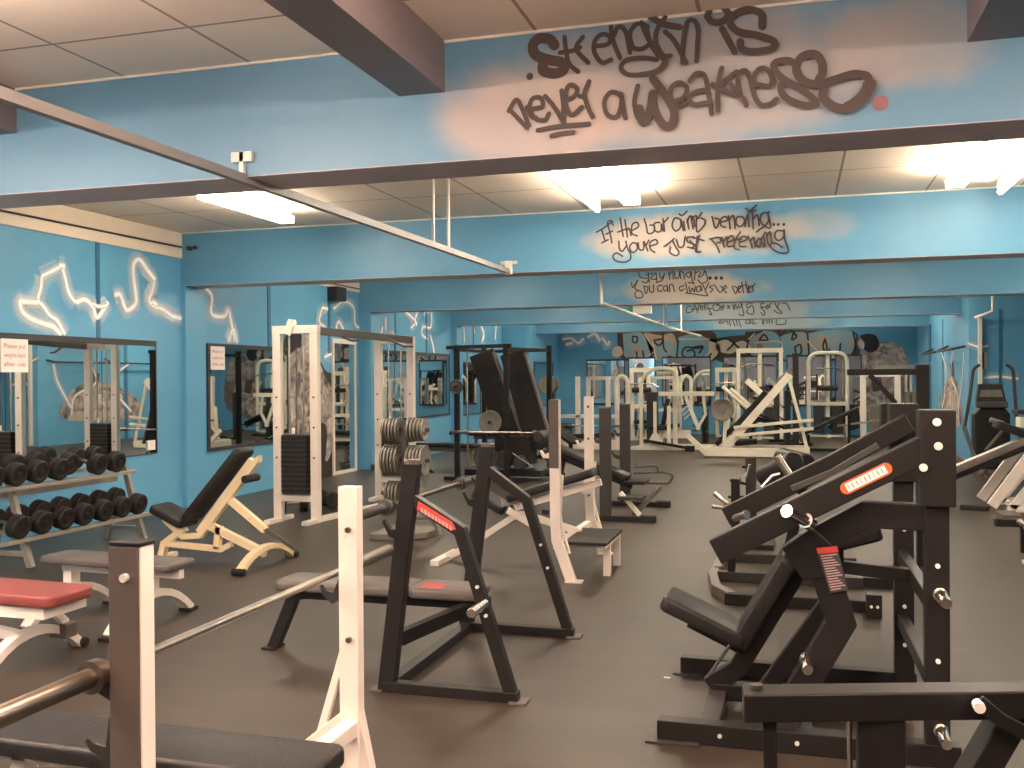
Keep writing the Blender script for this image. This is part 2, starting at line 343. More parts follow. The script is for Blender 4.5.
# line one, first crop
s1=5.4875
A=[([(300,250),(270,215),(210,215),(180,255),(200,305),(270,330),(340,345),(350,385),(300,405),(240,390),(235,360)],.058),
 [(355,205),(362,270),(380,350),(430,395)],[(330,290),(400,280),(440,262)],[(455,205),(420,255),(430,290),(485,345)],
 [(520,255),(590,245),(605,205),(560,190),(520,230),(520,290),(560,345),(610,330)],[(610,150),(620,220),(660,320)],[(625,200),(650,150),(690,175),(715,290)],
 [(810,150),(760,130),(715,180),(730,260),(780,270),(815,250)],[(800,150),(825,230),(870,310)],[(860,330),(790,320),(700,330),(665,370),(700,410),(790,410),(870,385),(905,340)],
 # never a
 [(50,610),(90,550),(120,590),(160,690)],[(60,610),(100,650),(150,705)],[(150,590),(175,640),(200,650)],[(180,600),(235,585),(225,540),(180,545),(165,600),(200,655),(250,660),(270,625)],
 [(250,530),(300,590),(355,680)],[(340,500),(350,580),(352,680)],[(350,560),(410,530),(425,490),(390,468),(365,500),(365,580),(395,635),(450,590)],[(490,450),(465,520),(485,590),(510,645)],[(440,530),(470,540)],
 [(665,520),(610,510),(575,560),(590,630),(640,645),(665,590),(670,530)],[(665,520),(680,600),(690,650)],[(210,718),(300,700),(400,690),(490,683)],[(285,748),(340,735),(405,728)],
 [(758,475),(740,560),(755,640),(795,680),(830,600),(848,520)],[(848,520),(855,600),(870,650)]]
A2=[([(60,100),(140,140),(220,155)],.034),[(140,100),(95,170),(90,240),(130,310),(170,312)],[(10,130),(35,190),(75,270),(110,310)],[(110,310),(145,345),(100,395),(0,415)],
 [(140,180),(190,230),(255,350)],[(235,350),(240,230),(260,130),(300,120),(320,170),(318,240),(312,340)],
 ([(370,95),(400,35),(450,40),(485,85),(450,125),(395,125),(370,95)],.034),([(452,165),(485,225),(520,290)],.034),
 ([(670,150),(665,85),(600,60),(530,80),(495,130),(540,180),(640,200),(735,235),(720,275),(620,290),(560,275),(550,235)],.038),
 ([(0,600),(25,680),(60,600),(72,520)],.045),([(72,520),(85,610),(130,690),(175,690),(190,620),(150,540),(75,440)],.045),
 [(160,570),(235,545),(260,490),(220,460),(180,480),(170,530),(205,590),(250,570)],
 [(275,450),(310,410),(355,420),(375,500),(395,630)],[(365,500),(310,510),(270,545),(300,580),(360,570)],[(450,380),(430,470),(428,610)],[(530,400),(480,440),(430,485),(400,470)],[(430,485),(500,520),(560,540),(585,585)],
 [(560,550),(540,470),(545,410),(580,395),(605,440),(620,500)],[(500,470),(520,500)],
 [(640,470),(710,480),(725,440),(700,390),(655,385),(625,440),(625,520),(660,580),(710,580),(750,550)]]
s3=7.314
A3=[([(250,260),(210,235),(140,240),(100,265),(120,320),(180,375),(290,440),(385,510),(390,550),(330,562),(230,530),(165,480),(155,420),(180,380)],.035),
 ([(430,370),(455,330),(450,250),(410,195),(350,190),(290,225),(265,300),(300,370),(370,405),(460,400),(560,370),(680,335),(770,345)],.042)]
A3b=[([(690,335),(780,350),(790,430),(730,520),(640,580),(560,580),(490,540),(460,490),(470,440)],[.04]*8+[.062]*14+[.045]*19)]
b0=BEAM[0]
strokes((500,0),s1,A,5.2,.026,'painted_lettering','spray',b0)
strokes((640,0),s1,A2,5.2,.026,'painted_lettering','spray',b0,.016)
strokes((760,30),s3,A3,5.2,.028,'painted_lettering','spray',b0,.028)
def fixw(data,n=5):  # widths per smoothed point
    return [(p,w if not isinstance(w,list) else (w+[w[-1]]*200)[:len(p)*n-n+1]) for p,w in data]
ribbon([(cr([U(760+a/s3,30+b/s3,y=5.2) for a,b in p]),w) for p,w in fixw(A3b)],(0,-1,0),'painted_lettering','spray',b0,.030)
def disc(u,v,Y,r,m,parent,off=.003):
    c=U(u,v,y=Y)+V((0,-off,0)); mb=MB().add([c+V((math.cos(a*math.pi/8)*r,0,math.sin(a*math.pi/8)*r)) for a in range(16)],[tuple(range(16))]); return part('painted_dot',mb,m,parent,0)
disc(530,76.5,5.2,.02,'spray',b0); disc(880,103,5.2,.04,'spraypk',b0)
# second beam
s4=9.309
B1=[[(60,300),(130,260),(210,200)],[(110,280),(140,380)],[(110,400),(170,370)],[(215,235),(200,195),(165,210),(185,300),(205,400)],[(150,320),(210,290)],
 [(280,165),(295,250),(310,340)],[(258,300),(330,272)],[(325,185),(338,265),(350,345)],[(343,290),(360,262),(374,290),(382,330)],[(385,290),(450,250),(440,210),(395,230),(390,310),(440,335)],
 [(505,175),(525,240),(540,310),(590,300),(600,240),(560,235)],[(650,210),(600,220),(610,290),(660,290),(665,220),(680,290)],[(680,175),(695,290)],[(690,210),(730,165)],
 [(840,180),(790,170),(765,240),(800,290),(845,250),(845,180),(870,285)],[(870,200),(885,285)],[(905,180),(920,270)],[(905,210),(930,150),(965,180),(975,250)],[(830,130),(860,145),(905,105)],
 [(270,385),(275,450),(300,480),(340,430)],[(335,385),(350,450),(380,510),(370,560),(310,580),(240,565),(215,525),(250,495),(305,525)],[(440,410),(400,400),(370,440),(395,490),(440,460),(435,405)],
 [(450,400),(460,460),(500,460),(500,390)],[(505,390),(540,475)],[(520,430),(550,375)],[(565,430),(630,405),(610,370),(560,400),(565,460),(605,490)],
 [(690,435),(740,400),(785,360)],[(770,380),(800,440),(830,490),(800,520),(745,490),(750,440)],[(805,370),(830,440),(870,430),(880,380),(890,340)],[(970,345),(910,350),(910,390),(980,420),(980,455),(910,440)],[(1000,340),(990,420),(985,480),(1020,490)]]
B2=[[(10,150),(30,270)],[(15,170),(60,150),(60,220),(70,300),(130,240),(140,190),(100,170)],[(110,120),(70,180)],[(205,155),(240,265),(275,190),(230,170)],[(280,210),(350,190),(330,155),(290,180),(290,240),(330,255)],[(360,150),(375,270)],[(365,190),(400,145),(415,200),(420,265)],
 [(490,160),(440,160),(430,220),(470,250),(510,200),(490,160)],[(620,50),(540,130),(510,250)],[(540,140),(550,250)],[(580,120),(590,270)],[(590,180),(625,140),(640,200),(645,240)],[(740,115),(670,130),(655,190),(690,240),(730,200),(725,120),(750,260),(690,250),(620,300)],[(520,80),(560,110),(610,95)],
 [(0,380),(40,430),(10,450)],[(90,330),(60,420),(70,485),(100,480)],[(20,350),(130,380)],
 [(185,365),(270,350),(285,390),(250,400)],[(200,370),(250,430),(275,490)],[(295,350),(320,440)],[(310,390),(345,345)],[(350,400),(405,370),(390,335),(355,360),(350,430),(400,430)],[(470,300),(420,380),(415,450),(460,465)],[(400,375),(480,365)],
 [(460,400),(530,370),(510,340),(470,360),(465,430),(520,435)],[(540,340),(565,400),(580,450)],[(560,390),(590,350),(600,380),(610,440)],[(700,300),(670,360),(650,440),(615,410),(650,360),(690,440)],[(690,350),(700,430)],[(710,310),(725,400),(750,440)],[(715,340),(745,300),(760,400)],
 [(870,290),(810,290),(790,340),(820,380),(870,350),(875,275),(885,380),(915,460),(900,495),(820,490),(750,440),(760,405),(810,410),(860,445)]]
b1=BEAM[1]
strokes((590,200),s4,B1,10.9,.019,'painted_lettering','sprayk',b1); strokes((690,200),s4,B2,10.9,.019,'painted_lettering','sprayk',b1,.013)
for u in (773.8,778.2,783.8): disc(u,224.5,10.9,.016,'sprayk',b1,.002)
# third
s6=7.314
C1=[[(200,40),(140,50),(150,90),(210,100),(190,130),(160,120)],[(205,45),(215,130)],[(190,75),(240,60)],[(255,60),(225,100),(265,100),(262,55),(270,120)],[(290,60),(300,100),(325,70)],[(325,60),(310,110),(265,128)],[(355,50),(365,105)],[(360,75),(385,45),(390,105)],[(400,50),(405,95),(430,90),(435,45)],[(445,100),(440,50),(465,60),(470,105)],[(510,50),(480,70),(510,90),(520,45),(530,120),(545,135),(500,128)],[(550,40),(545,110)],[(555,60),(580,40)],[(590,55),(575,90),(610,70),(620,40),(640,110),(600,135),(570,110)],
 [(85,130),(95,165),(130,110)],[(130,110),(110,170),(160,200),(165,235),(120,240),(110,210),(125,190)],[(175,160),(190,210),(205,165),(175,155)],[(215,150),(220,195),(245,195),(245,145)],
 [(310,150),(280,155),(280,190),(310,190)],[(345,150),(320,160),(325,190),(345,180),(345,150),(352,195)],[(365,195),(362,150),(385,145),(400,195)],
 [(470,150),(435,165),(445,190),(470,175)],[(480,130),(495,205)],[(505,160),(515,200),(530,170),(545,200),(550,155)],[(585,155),(560,165),(565,195),(590,185),(590,150),(600,190)],[(605,145),(620,175)],[(650,130),(625,190),(640,225),(540,212),(480,205)],[(680,150),(655,160),(680,180),(660,200)],
 [(690,145),(730,200),(755,175),(735,155)],[(750,180),(780,165),(770,150),(755,175),(780,205)],[(820,155),(845,210),(860,170),(835,155)],[(865,180),(885,165),(870,155),(868,200),(885,195)],[(890,125),(905,205)],[(885,155),(925,145)],[(920,120),(935,205)],[(930,180),(955,165),(940,155),(945,200),(960,195)],[(965,150),(975,195)],[(970,160),(990,135)]]
b2=BEAM[2]
strokes((620,265),s6,C1,16.25,.019,'painted_lettering','sprayk',b2)
for u in (710,716,721.5): disc(u,278,16.25,.03,'sprayk',b2,.002)
s7=8.533
D1=[[(100,95),(60,105),(60,150),(110,135),(125,80),(150,150)],[(90,120),(150,120)],[(155,130),(165,75),(180,130)],[(195,130),(185,90),(215,110),(210,70),(215,130)],[(260,75),(230,80),(250,130),(275,170),(245,160)],[(225,120),(270,115)],[(330,80),(290,80),(285,125),(330,130),(340,90),(310,90)],[(355,90),(350,130)],[(370,85),(365,130)],[(345,105),(385,100)],[(405,90),(425,115)],[(425,90),(405,115)],[(450,80),(460,125)],[(465,120),(470,80),(490,120)],[(500,80),(500,110),(530,90),(520,70),(545,170),(500,165)],
 [(620,70),(570,80),(580,110),(615,90),(630,130),(620,165),(570,150),(580,120)],[(720,70),(690,75),(700,110),(725,150),(715,175),(690,150)],[(685,110),(730,100)],[(745,85),(735,115),(755,110),(750,85)],[(770,110),(765,80),(780,75)],[(800,45),(830,110),(870,150),(840,155),(800,130)],[(850,50),(830,110)],[(780,60),(850,55)],[(870,70),(910,75),(940,130)]]
strokes((680,295),s7,D1,21.2,.022,'painted_lettering','sprayk',BEAM[3])
E1=[[(370,215),(330,235),(360,240),(400,220),(410,250)],[(420,215),(430,265)],[(450,215),(470,265)],[(480,212),(490,260)],[(500,215),(520,270)],[(570,210),(560,240),(590,240),(590,212)],[(610,215),(600,245)],[(630,210),(620,245),(650,240)],[(700,210),(710,250),(720,212)],[(740,215),(745,240)],[(760,210),(765,240)],[(780,210),(790,240)],[(825,212),(825,250),(895,248),(905,215)]]
strokes((680,295),s7,E1,25.9,.026,'painted_lettering','sprayk',BEAM[4])
# ------------------------------------------------ lightning on the walls
def bolt(crop,s,data,parent,n,w,x=None,y=None,loc=None):
    ox,oy=crop; pp=[cr([U(ox+a/s,oy+b/s,x=x,y=y) for a,b in d]) for d in data]
    ribbon([(p,w*6) for p in pp],n,'sprayed_lightning','glowhalo',parent,.002,True)
    ribbon([(p,w*(1.9 if i%2 else 1.4)) for i,p in enumerate(pp)],n,'sprayed_lightning','glowline',parent,.009,True)
L1=[[(310,330),(330,400),(350,480),(385,525)],[(300,335),(330,340)],[(210,390),(205,450),(190,510),(215,540)],[(190,525),(130,520),(100,520),(110,570),(160,610),(240,640)],[(215,540),(250,590),(290,620),(330,690)],[(240,640),(270,650),(310,690)],[(210,390),(250,370),(300,345)],
 [(385,525),(430,510),(470,545),(490,600),(520,570),(550,520)],[(470,530),(500,545),(545,540)],[(580,490),(610,485),(630,540),(650,565),(690,530),(690,480),(680,400),(680,330),(710,305),(750,360),(790,410)],[(785,410),(775,470),(760,510),(785,545),(830,560),(885,600)],[(775,520),(800,540)]]
bolt((0,200),5.12,L1,wl,(1,0,0),.05,x=XL)
L2=[[(0,160),(50,235),(35,310),(60,340),(130,380)],[(130,380),(180,385),(210,340),(230,390),(238,440)],[(238,440),(245,350),(215,340),(200,385)],[(250,260),(280,300),(280,370),(330,380),(345,355),(360,420),(370,480)],[(345,480),(365,430),(380,485)],
 [(715,345),(705,400),(730,425)],[(715,345),(740,350)],[(760,350),(800,320),(840,345),(845,410),(865,425)],[(770,430),(780,400),(800,430)],[(755,525),(725,540)]]
bolt((140,220),3.938,L2[:5],wl,(1,0,0),.05,x=XL)
bolt((140,220),3.938,L2[5:],wl,(1,0,0),.05,x=XL)
L3=[[(410,200),(450,230),(480,270),(450,310)],[(500,190),(480,250),(490,290)],[(530,200),(560,205),(580,190),(580,300),(530,300),(525,350),(560,380)],[(575,350),(595,430),(600,470)],[(180,300),(200,340),(250,330)],[(270,300),(260,350)],[(290,240),(290,320)],[(710,380),(730,470),(725,560),(735,620)],[(720,400),(740,450)]]
bolt((340,280),6.4,L3,wl,(1,0,0),.05,x=XL)
L4=[[(790,290),(795,400)],[(850,280),(860,340)],[(900,290),(920,350),(905,400)],[(1000,290),(990,380)]]
bolt((340,280),6.4,L4,wl,(1,0,0),.06,x=XL)
L5=[[(120,270),(170,265),(210,290),(240,265)],[(260,260),(300,240),(330,280)],[(340,260),(370,300),(380,280)],[(140,300),(180,290)]]
bolt((540,290),5.48,L5,wf,(0,-1,0),.08,y=YF)
L6=[[(240,250),(250,330),(240,420)],[(290,290),(275,400)],[(330,250),(350,330),(340,430)],[(375,250),(370,350),(395,420),(400,520)],[(420,250),(415,350),(400,480)],[(345,420),(330,500)]]
bolt((860,290),4.04,L6,wi,(-1,0,0),.05,x=3.2)
bolt((860,290),4.04,[[(435,215),(480,230),(520,225)],[(500,355),(560,350),(640,358)]],wc,(0,-1,0),.04,y=20.3)
# ------------------------------------------------ graffiti on the far wall
def poly(pts,crop,s,Y,m,parent,name='painted_shape',off=.004,x=None,n=(0,-1,0)):
    ox,oy=crop; P=[U(ox+a/s,oy+b/s,y=Y) if x is None else U(ox+a/s,oy+b/s,x=x) for a,b in pts]
    if len(P)>4: P=cr(P+[P[0]],4)[:-1]
    n=V(n); c=sum(P,V())/len(P)
    mb=MB(); mb.add([p+n*off for p in P],[tuple(range(len(P)))]); return part(name,mb,m,parent,0)
M_['tan']=mat('tan_spray',(186,158,136),.6,var=.15,scale=2); M_['pale']=mat('pale_cream_spray',(226,208,182),.6,var=.12,scale=3)
M_['mbrown']=mat('brown_spray',(84,66,56),.6,var=.3,scale=3); M_['mgrey']=mat('mural_mid_grey',(120,108,100),.6,var=.35,scale=5); 
def mural(name,lo,hi,scale):
    m=mat(name,hi,.6,scale=scale); r_=[n for n in m.node_tree.nodes if n.type=='VALTORGB'][0]; r_.color_ramp.elements[0].color=lin(lo); r_.color_ramp.elements[1].color=lin(hi); r_.color_ramp.elements[0].position=.3; r_.color_ramp.elements[1].position=.72
    n=[n for n in m.node_tree.nodes if n.type=='TEX_NOISE'][0]; n.inputs['Detail'].default_value=2; n.inputs['Distortion'].default_value=.8; return m
M_['flesh']=mural('mural_flesh_greys',(52,46,46),(206,190,180),3.2); M_['fleshl']=mural('mural_flesh_pale',(92,82,78),(226,212,200),4)
M_['mlight']=mat('mural_pale_grey',(190,176,164),.6,var=.25,scale=7); M_['mdark']=mat('mural_black',(44,38,38),.6,var=.3,scale=4)
M_['aqua']=mural('aqua_spray',(112,174,192),(178,160,150),1.6)
sc=5.486; c0=(600,330); c1=(700,330)
poly([(95,5),(350,2),(600,2),(640,60),(600,120),(630,165),(350,172),(140,168),(100,100)],c0,sc,YF,'mbrown',wf,off=.003)
poly([(250,10),(400,0),(600,0),(840,5),(870,90),(850,150),(600,170),(300,165),(240,100)],c1,sc,YF,'mbrown',wf,off=.0035)
poly([(600,50),(760,30),(1000,30),(1010,140),(900,130),(760,175),(640,165)],c0,sc,YF,'mbrown',wf,off=.003)
poly([(125,20),(240,20),(300,120),(230,165),(140,150),(130,90)],c0,sc,YF,'aqua',wf,off=.006)
poly([(170,95),(215,85),(235,110),(190,125)],c0,sc,YF,'tan',wf,off=.009)
poly([(240,10),(330,30),(400,20),(420,90),(400,150),(330,165),(280,130)],c0,sc,YF,'tan',wf,off=.006)
poly([(300,90),(370,60),(430,110),(440,165),(310,168)],c0,sc,YF,'aqua',wf,off=.008)
poly([(430,40),(520,20),(600,60),(590,140),(520,168),(440,165),(415,110)],c0,sc,YF,'aqua',wf,off=.010)
poly([(600,60),(650,80),(655,130),(560,190),(540,170),(590,130)],c0,sc,YF,'pale',wf,off=.012)
for pts in ([(640,60),(700,50),(760,90),(720,130),(640,110)],[(740,70),(790,60),(830,100),(790,130),(750,110)]): poly(pts,c0,sc,YF,'pale',wf,off=.012)
poly([(75,95),(110,90),(125,130),(90,150),(65,130)],c0,sc,YF,'pale',wf,off=.012)
poly([(270,40),(340,5),(420,20),(440,90),(380,165),(300,165),(265,110)],c1,sc,YF,'aqua',wf,off=.006)
poly([(440,30),(560,10),(600,60),(600,165),(470,165),(450,100)],c1,sc,YF,'aqua',wf,off=.008)
poly([(590,20),(700,0),(840,10),(850,90),(820,160),(720,165),(600,160)],c1,sc,YF,'aqua',wf,off=.010)
poly([(520,40),(570,60),(580,110),(540,100)],c1,sc,YF,'tan',wf,off=.012); poly([(650,20),(700,40),(690,120),(650,100)],c1,sc,YF,'tan',wf,off=.012)
G0=[[(180,35),(205,40),(200,68),(180,62),(180,35)],[(200,120),(210,165),(240,165),(235,115)],[(240,20),(300,120),(230,168)],[(290,60),(345,50),(325,85),(290,60)],[(345,10),(350,95),(365,120)],[(560,95),(520,100),(470,95),(450,130),(480,155),(520,140),(510,110),(480,115)],[(510,95),(565,90),(545,125)],[(430,60),(420,165)],[(650,80),(655,130),(600,180)],[(610,130),(560,190)],[(350,165),(380,145),(420,160)],[(640,60),(700,50),(760,95)],[(740,70),(700,110)]]
G1=[[(325,55),(350,25),(372,55),(325,55)],[(510,20),(530,35),(505,55),(510,20)],[(520,95),(550,80),(555,125),(530,135),(520,95)],[(685,50),(675,90),(690,130),(695,90),(685,50)],[(770,75),(760,150),(720,165)],[(430,0),(445,30),(470,0)],[(270,40),(260,110),(300,165)],[(340,5),(270,40)],[(840,10),(852,90),(820,160)],[(590,20),(600,160)],[(500,0),(530,30)]]
strokes(c0,sc,G0,YF,.05,'painted_outline','mdark',wf,.02); strokes(c1,sc,G1,YF,.05,'painted_outline','mdark',wf,.02)
G2=[[(245,25),(290,90)],[(300,120),(240,160)],[(440,50),(600,50)],[(600,175),(640,130)],[(290,60),(310,165)]]
strokes(c0,sc,G2,YF,.035,'painted_outline','pale',wf,.026); strokes(c1,sc,[[(300,70),(440,65),(440,130)],[(310,80),(300,150)],[(590,60),(640,110)],[(265,50),(300,20)]],YF,.035,'painted_outline','pale',wf,.026)
for a in ((180,180,26,120),(560,185,20,60),(545,190,14,90)):
    poly([(a[0]-a[2]/2,a[1]),(a[0]+a[2]/2,a[1]),(a[0]+a[2]/3,a[1]+a[3]),(a[0],a[1]+a[3]+12),(a[0]-a[2]/3,a[1]+a[3])],c0,sc,YF,'dblue',wf,off=.006,name='paint_drip')
# crouching bodybuilder mural, right end of the far wall (greyscale figure of flat paint)
cm=(840,330); sm=5.49
poly([(250,200),(375,200),(378,440),(100,500),(95,330)],cm,sm,YF,'mgrey',wf,off=.003,name='mural_ground')
for k,(pts,mm_) in enumerate(([[(100,150),(140,110),(190,80),(250,62),(310,75),(355,110),(372,170),(375,250),(330,260),(200,240),(130,230)],'flesh'],[[(110,30),(150,20),(195,30),(215,70),(205,105),(170,125),(135,110),(120,70)],'mdark'],[[(95,60),(118,50),(134,75),(128,105),(108,112),(96,90)],'fleshl'],
    [[(215,75),(255,65),(300,80),(310,110),(260,135),(220,115)],'fleshl'],[[(315,110),(345,115),(366,160),(360,195),(325,180)],'fleshl'],[[(105,130),(150,140),(135,220),(90,300),(40,355),(15,372),(10,355),(60,300),(95,215)],'fleshl'],[[(130,220),(250,210),(320,300),(300,420),(200,500),(100,490),(88,420),(110,330)],'flesh'],
    [[(170,250),(225,245),(235,330),(180,340)],'mbrown'],[[(110,360),(180,350),(230,430),(170,490),(100,480)],'fleshl'],[[(-10,350),(60,345),(98,420),(100,540),(-60,540),(-60,400)],'mdark'])):
    poly(pts,cm,sm,YF,mm_,wf,off=.008+.0016*k,name='mural_figure')
# body-building mural behind the cable tower, left wall: dark ground, pale torso and arms
cw=(200,300); sw=4.0
poly([(335,560),(335,160),(420,150),(500,280),(530,330),(535,700),(480,725),(335,730)],cw,sw,0,'mdark',wl,off=.003,x=XL,n=(1,0,0),name='mural_ground')
for k,(pts,mm_) in enumerate(([[(345,230),(395,190),(430,200),(470,230),(500,310),(528,360),(532,450),(515,520),(470,560),(400,540),(350,500),(338,380)],'flesh'],[[(405,145),(425,138),(440,155),(442,185),(425,212),(405,200)],'fleshl'],
    [[(455,335),(488,325),(505,380),(495,430),(465,400)],'fleshl'],[[(400,330),(425,325),(440,370),(430,440),(410,480),(400,420)],'fleshl'],[[(405,480),(440,470),(448,540),(440,585),(415,575)],'fleshl'],[[(508,480),(530,470),(530,560),(515,630),(498,640),(505,560)],'fleshl'],[[(450,500),(500,500),(500,620),(480,700),(455,640)],'mdark'],[[(350,400),(372,390),(380,470),(355,500)],'mlight'])):
    poly(pts,cw,sw,0,mm_,wl,off=.006+.0015*k,x=XL,n=(1,0,0),name='mural_figure')
# mural on the inner right wall (pale standing figure)
cv=(860,290); sv=4.04
for k,(pts,mm_) in enumerate(([[(330,400),(370,340),(400,400),(410,540),(330,545),(320,470)],'flesh'],[[(350,420),(385,400),(390,480),(355,500)],'fleshl'],[[(340,500),(400,500),(405,550),(345,550)],'mlight'],[[(365,300),(378,290),(382,350),(366,350)],'mbrown'],[[(470,250),(515,250),(515,320),(480,310)],'pale'])):
    if k<4: poly(pts,cv,sv,0,mm_,wi,off=.004+.0015*k,x=3.2,n=(-1,0,0),name='mural_figure')
    else: poly([(475,252),(512,252),(512,318),(475,318)],cv,sv,20.3,'pale',wc,off=.01,name='painted_panel'); poly([(492,252),(502,252),(502,318),(492,318)],cv,sv,20.3,'mbrown',wc,off=.013,name='painted_panel')
# ------------------------------------------------ mirrors
def mirror(label,y0,y1,z0,z1,x=XL,fr='fram',t=.035,top=.06,group=None,thick=.03):
    o=part('wall_mirror',MB().box((x,y0,z0),(x+thick*.6,y1,z1)),'mirror',None,0,loc=(x,y0,z0)); tag(o,label,'mirror',group)
    f=MB().box((x,y0-t,z1),(x+thick,y1+t,z1+top)).box((x,y0-t,z0-t),(x+thick,y1+t,z0)).box((x,y0-t,z0),(x+thick,y0,z1)).box((x,y1,z0),(x+thick,y1+t,z1))
    part('mirror_frame',f,fr,o,.003); return o
ma=mirror('wide wall mirror above the dumbbell rack, paper notice in its corner',5.9,10.36,.76,2.08,t=.012,fr='fram',top=.07,thick=.014)
mb_=mirror('dark-framed wall mirror left of the white cable tower',11.5,13.6,.74,2.1,t=.05)
mc=part('tall_mirror',MB().box((XL,15.2,.06),(XL+.02,16.02,2.28)),'mirror',None,0,loc=(XL,15.2,0)); tag(mc,'tall narrow floor-standing mirror in a white frame beyond the wall mural','mirror')
part('mirror_frame',MB().box((XL,15.14,0),(XL+.035,15.2,2.36)).box((XL,16.02,0),(XL+.035,16.07,2.36)).box((XL,15.2,2.28),(XL+.035,16.02,2.36)).box((XL,15.2,0),(XL+.035,16.02,.06)),'white',mc,.003)
mirror('wall mirror behind the plate tree and second cable tower',16.9,21.0,.86,2.16)
mirror('wall mirror behind the black squat rack',21.9,23.3,.8,2.0,thick=.03)
mirror('wall mirror on the left wall just beyond the black squat rack',23.7,24.8,.8,2.0)
mirror('small mirror at the far end of the left wall',25.7,27.8,.9,2.05,x=-6.87)
def fmirror(label,x0,x1,z0=.86,z1=2.2):
    o=part('wall_mirror',MB().box((x0,YF-.03,z0),(x1,YF,z1)),'mirror',None,0,loc=(x0,YF,z0)); tag(o,label,'mirror')
    part('mirror_frame',MB().box((x0-.03,YF-.04,z1),(x1+.03,YF,z1+.05)).box((x0-.03,YF-.04,z0-.05),(x1+.03,YF,z0)).box((x0-.03,YF-.04,z0),(x0,YF,z1)).box((x1,YF-.04,z0),(x1+.03,YF,z1)),'fram',o,0)
fmirror('far wall mirror left of the lettering, behind the white smith machine',-5.95,-4.85,.9,2.15)
fmirror('narrow far wall mirror right of the white smith machine',-4.7,-3.95)
fmirror('far wall mirror behind the cream chest press machine',-3.7,-2.35); fmirror('far wall mirror behind the cream leg press, under the dark centre of the lettering',-1.95,-.5); fmirror('far wall mirror left of the arched cable machine',-.2,.95); fmirror('far wall mirror at the right, beside the crouching figure mural',1.1,1.75)
def notice(c,w,h,label,lines,n=(1,0,0)):
    c=V(c); o=part('paper_notice',MB().box((c.x,c.y-w/2,c.z-h/2),(c.x+.002,c.y+w/2,c.z+h/2)),'paper',None,0,loc=tuple(c)); tag(o,label,'notice')
    for i,l in enumerate(lines): text(l,(c.x+.0035,c.y,c.z+h*.28-i*h*.27),h*.2,(0,1,0),n,'notice_text','ink',o,width=w*.8)
notice((XL+.02,8.07,1.92),.36,.34,'white paper notice taped to the top left of the wide mirror',['Please put','weights back','after use'])
notice((XL+.03,11.68,1.96),.34,.32,'white paper notice taped to the dark-framed mirror',['Please put','weights back','after use'])
tag(part('sticker',MB().box((XL+.019,10.17,.8),(XL+.021,10.32,.92)),'paper',None,0,loc=(XL,10.2,.8)),'small white sticker in the lower right corner of the wide mirror','sticker')
# ------------------------------------------------ pipes, cables, lamps on the ceiling
def pipe(label,pts,r,name='conduit',m='pipe',sqr=False,cat='pipe'):
    mb=MB(); 
    if sqr:
        for a,b in zip(pts,pts[1:]): mb.bar(a,b,r*2,r*2.2)
    else: mb.tube(pts,r,8)
    return tag(part(name,mb,m,None,0,loc=pts[0],smooth=not sqr),label,cat)
p=pipe('long painted metal trunking rail running under the beams to the second beam',[(-3.2,-1,2.84),(-3.2,10.86,2.90)],.024,sqr=True,name='trunking_rail')
part('end_bracket',MB().box((-3.24,10.84,2.86),(-3.16,10.9,3.02)).box((-3.3,10.87,2.98),(-3.1,10.9,3.02)),'white',p,.002)
part('beam_bracket',MB().box((-3.27,5.17,2.97),(-3.13,5.2,3.03)).box((-3.215,5.17,2.85),(-3.185,5.2,3.03)),'white',p,.002)
for y,l in ((8.41,'left one of the two white vertical conduits dropping to the long rail'),(8.82,'right one of the two white vertical conduits dropping to the long rail')):
    tag(part('drop_conduit',MB().cyl((-3.2,y,2.92),(-3.2,y,CE),.016,8),'white',None,0,loc=(-3.2,y,2.9),smooth=True),l,'pipe')
p=pipe('white conduit dropping below the second beam and running toward the far wall',[(-2.2,11.36,2.88),(-2.2,11.36,2.54),(-2.2,18,2.56),(-2.2,24,2.66)],.02,m='white')
for y in (17.0,17.4,19.8): part('hanger',MB().cyl((-2.2,y,2.56),(-2.2,y,CE),.014,8),'white',p,0)
pipe('white conduit elbow on the end of the third beam at the right',[(3.55,19.9,3.3),(3.55,19.9,2.84),(3.3,20.2,2.74)],.03,m='white')
pipe('dark cable run along the cream bulkhead',[(XL+.04,6,3.36),(XL+.04,10.86,3.38)],.012,m='fram',name='cable_run',cat='cable')
pipe('thin dark cable on the second bulkhead',[(XL+.04,13.5,3.3),(XL+.04,16.2,3.3)],.012,m='fram',name='cable_run',cat='cable')
o=tag(part('junction_box',MB().box((XL+.03,15.0,3.0),(XL+.2,15.35,3.24)),'grey',None,.01,loc=(XL,15,3)),'small grey box fixed high on the left wall past the tower','box')
o=tag(part('cable_cleat',MB().cyl((-7.5,10.9,3.36),(-7.5,10.85,3.36),.03,12).cyl((-7.42,10.9,3.37),(-7.42,10.86,3.37),.025,12),'fram',None,0,loc=(-7.5,10.9,3.36)),'small round fitting on the left end of the second beam','fitting')
tag(part('exit_sign',MB().box((-3.05,18.98,2.9),(-2.68,19.02,3.08)),'paper',None,.004,loc=(-2.9,19,2.9)),'small white sign with a green end hanging beyond the third beam','sign')
part('green_panel',MB().box((-3.14,18.98,2.9),(-3.05,19.02,3.08)),'greensign',bpy.data.objects['exit_sign'],.002)
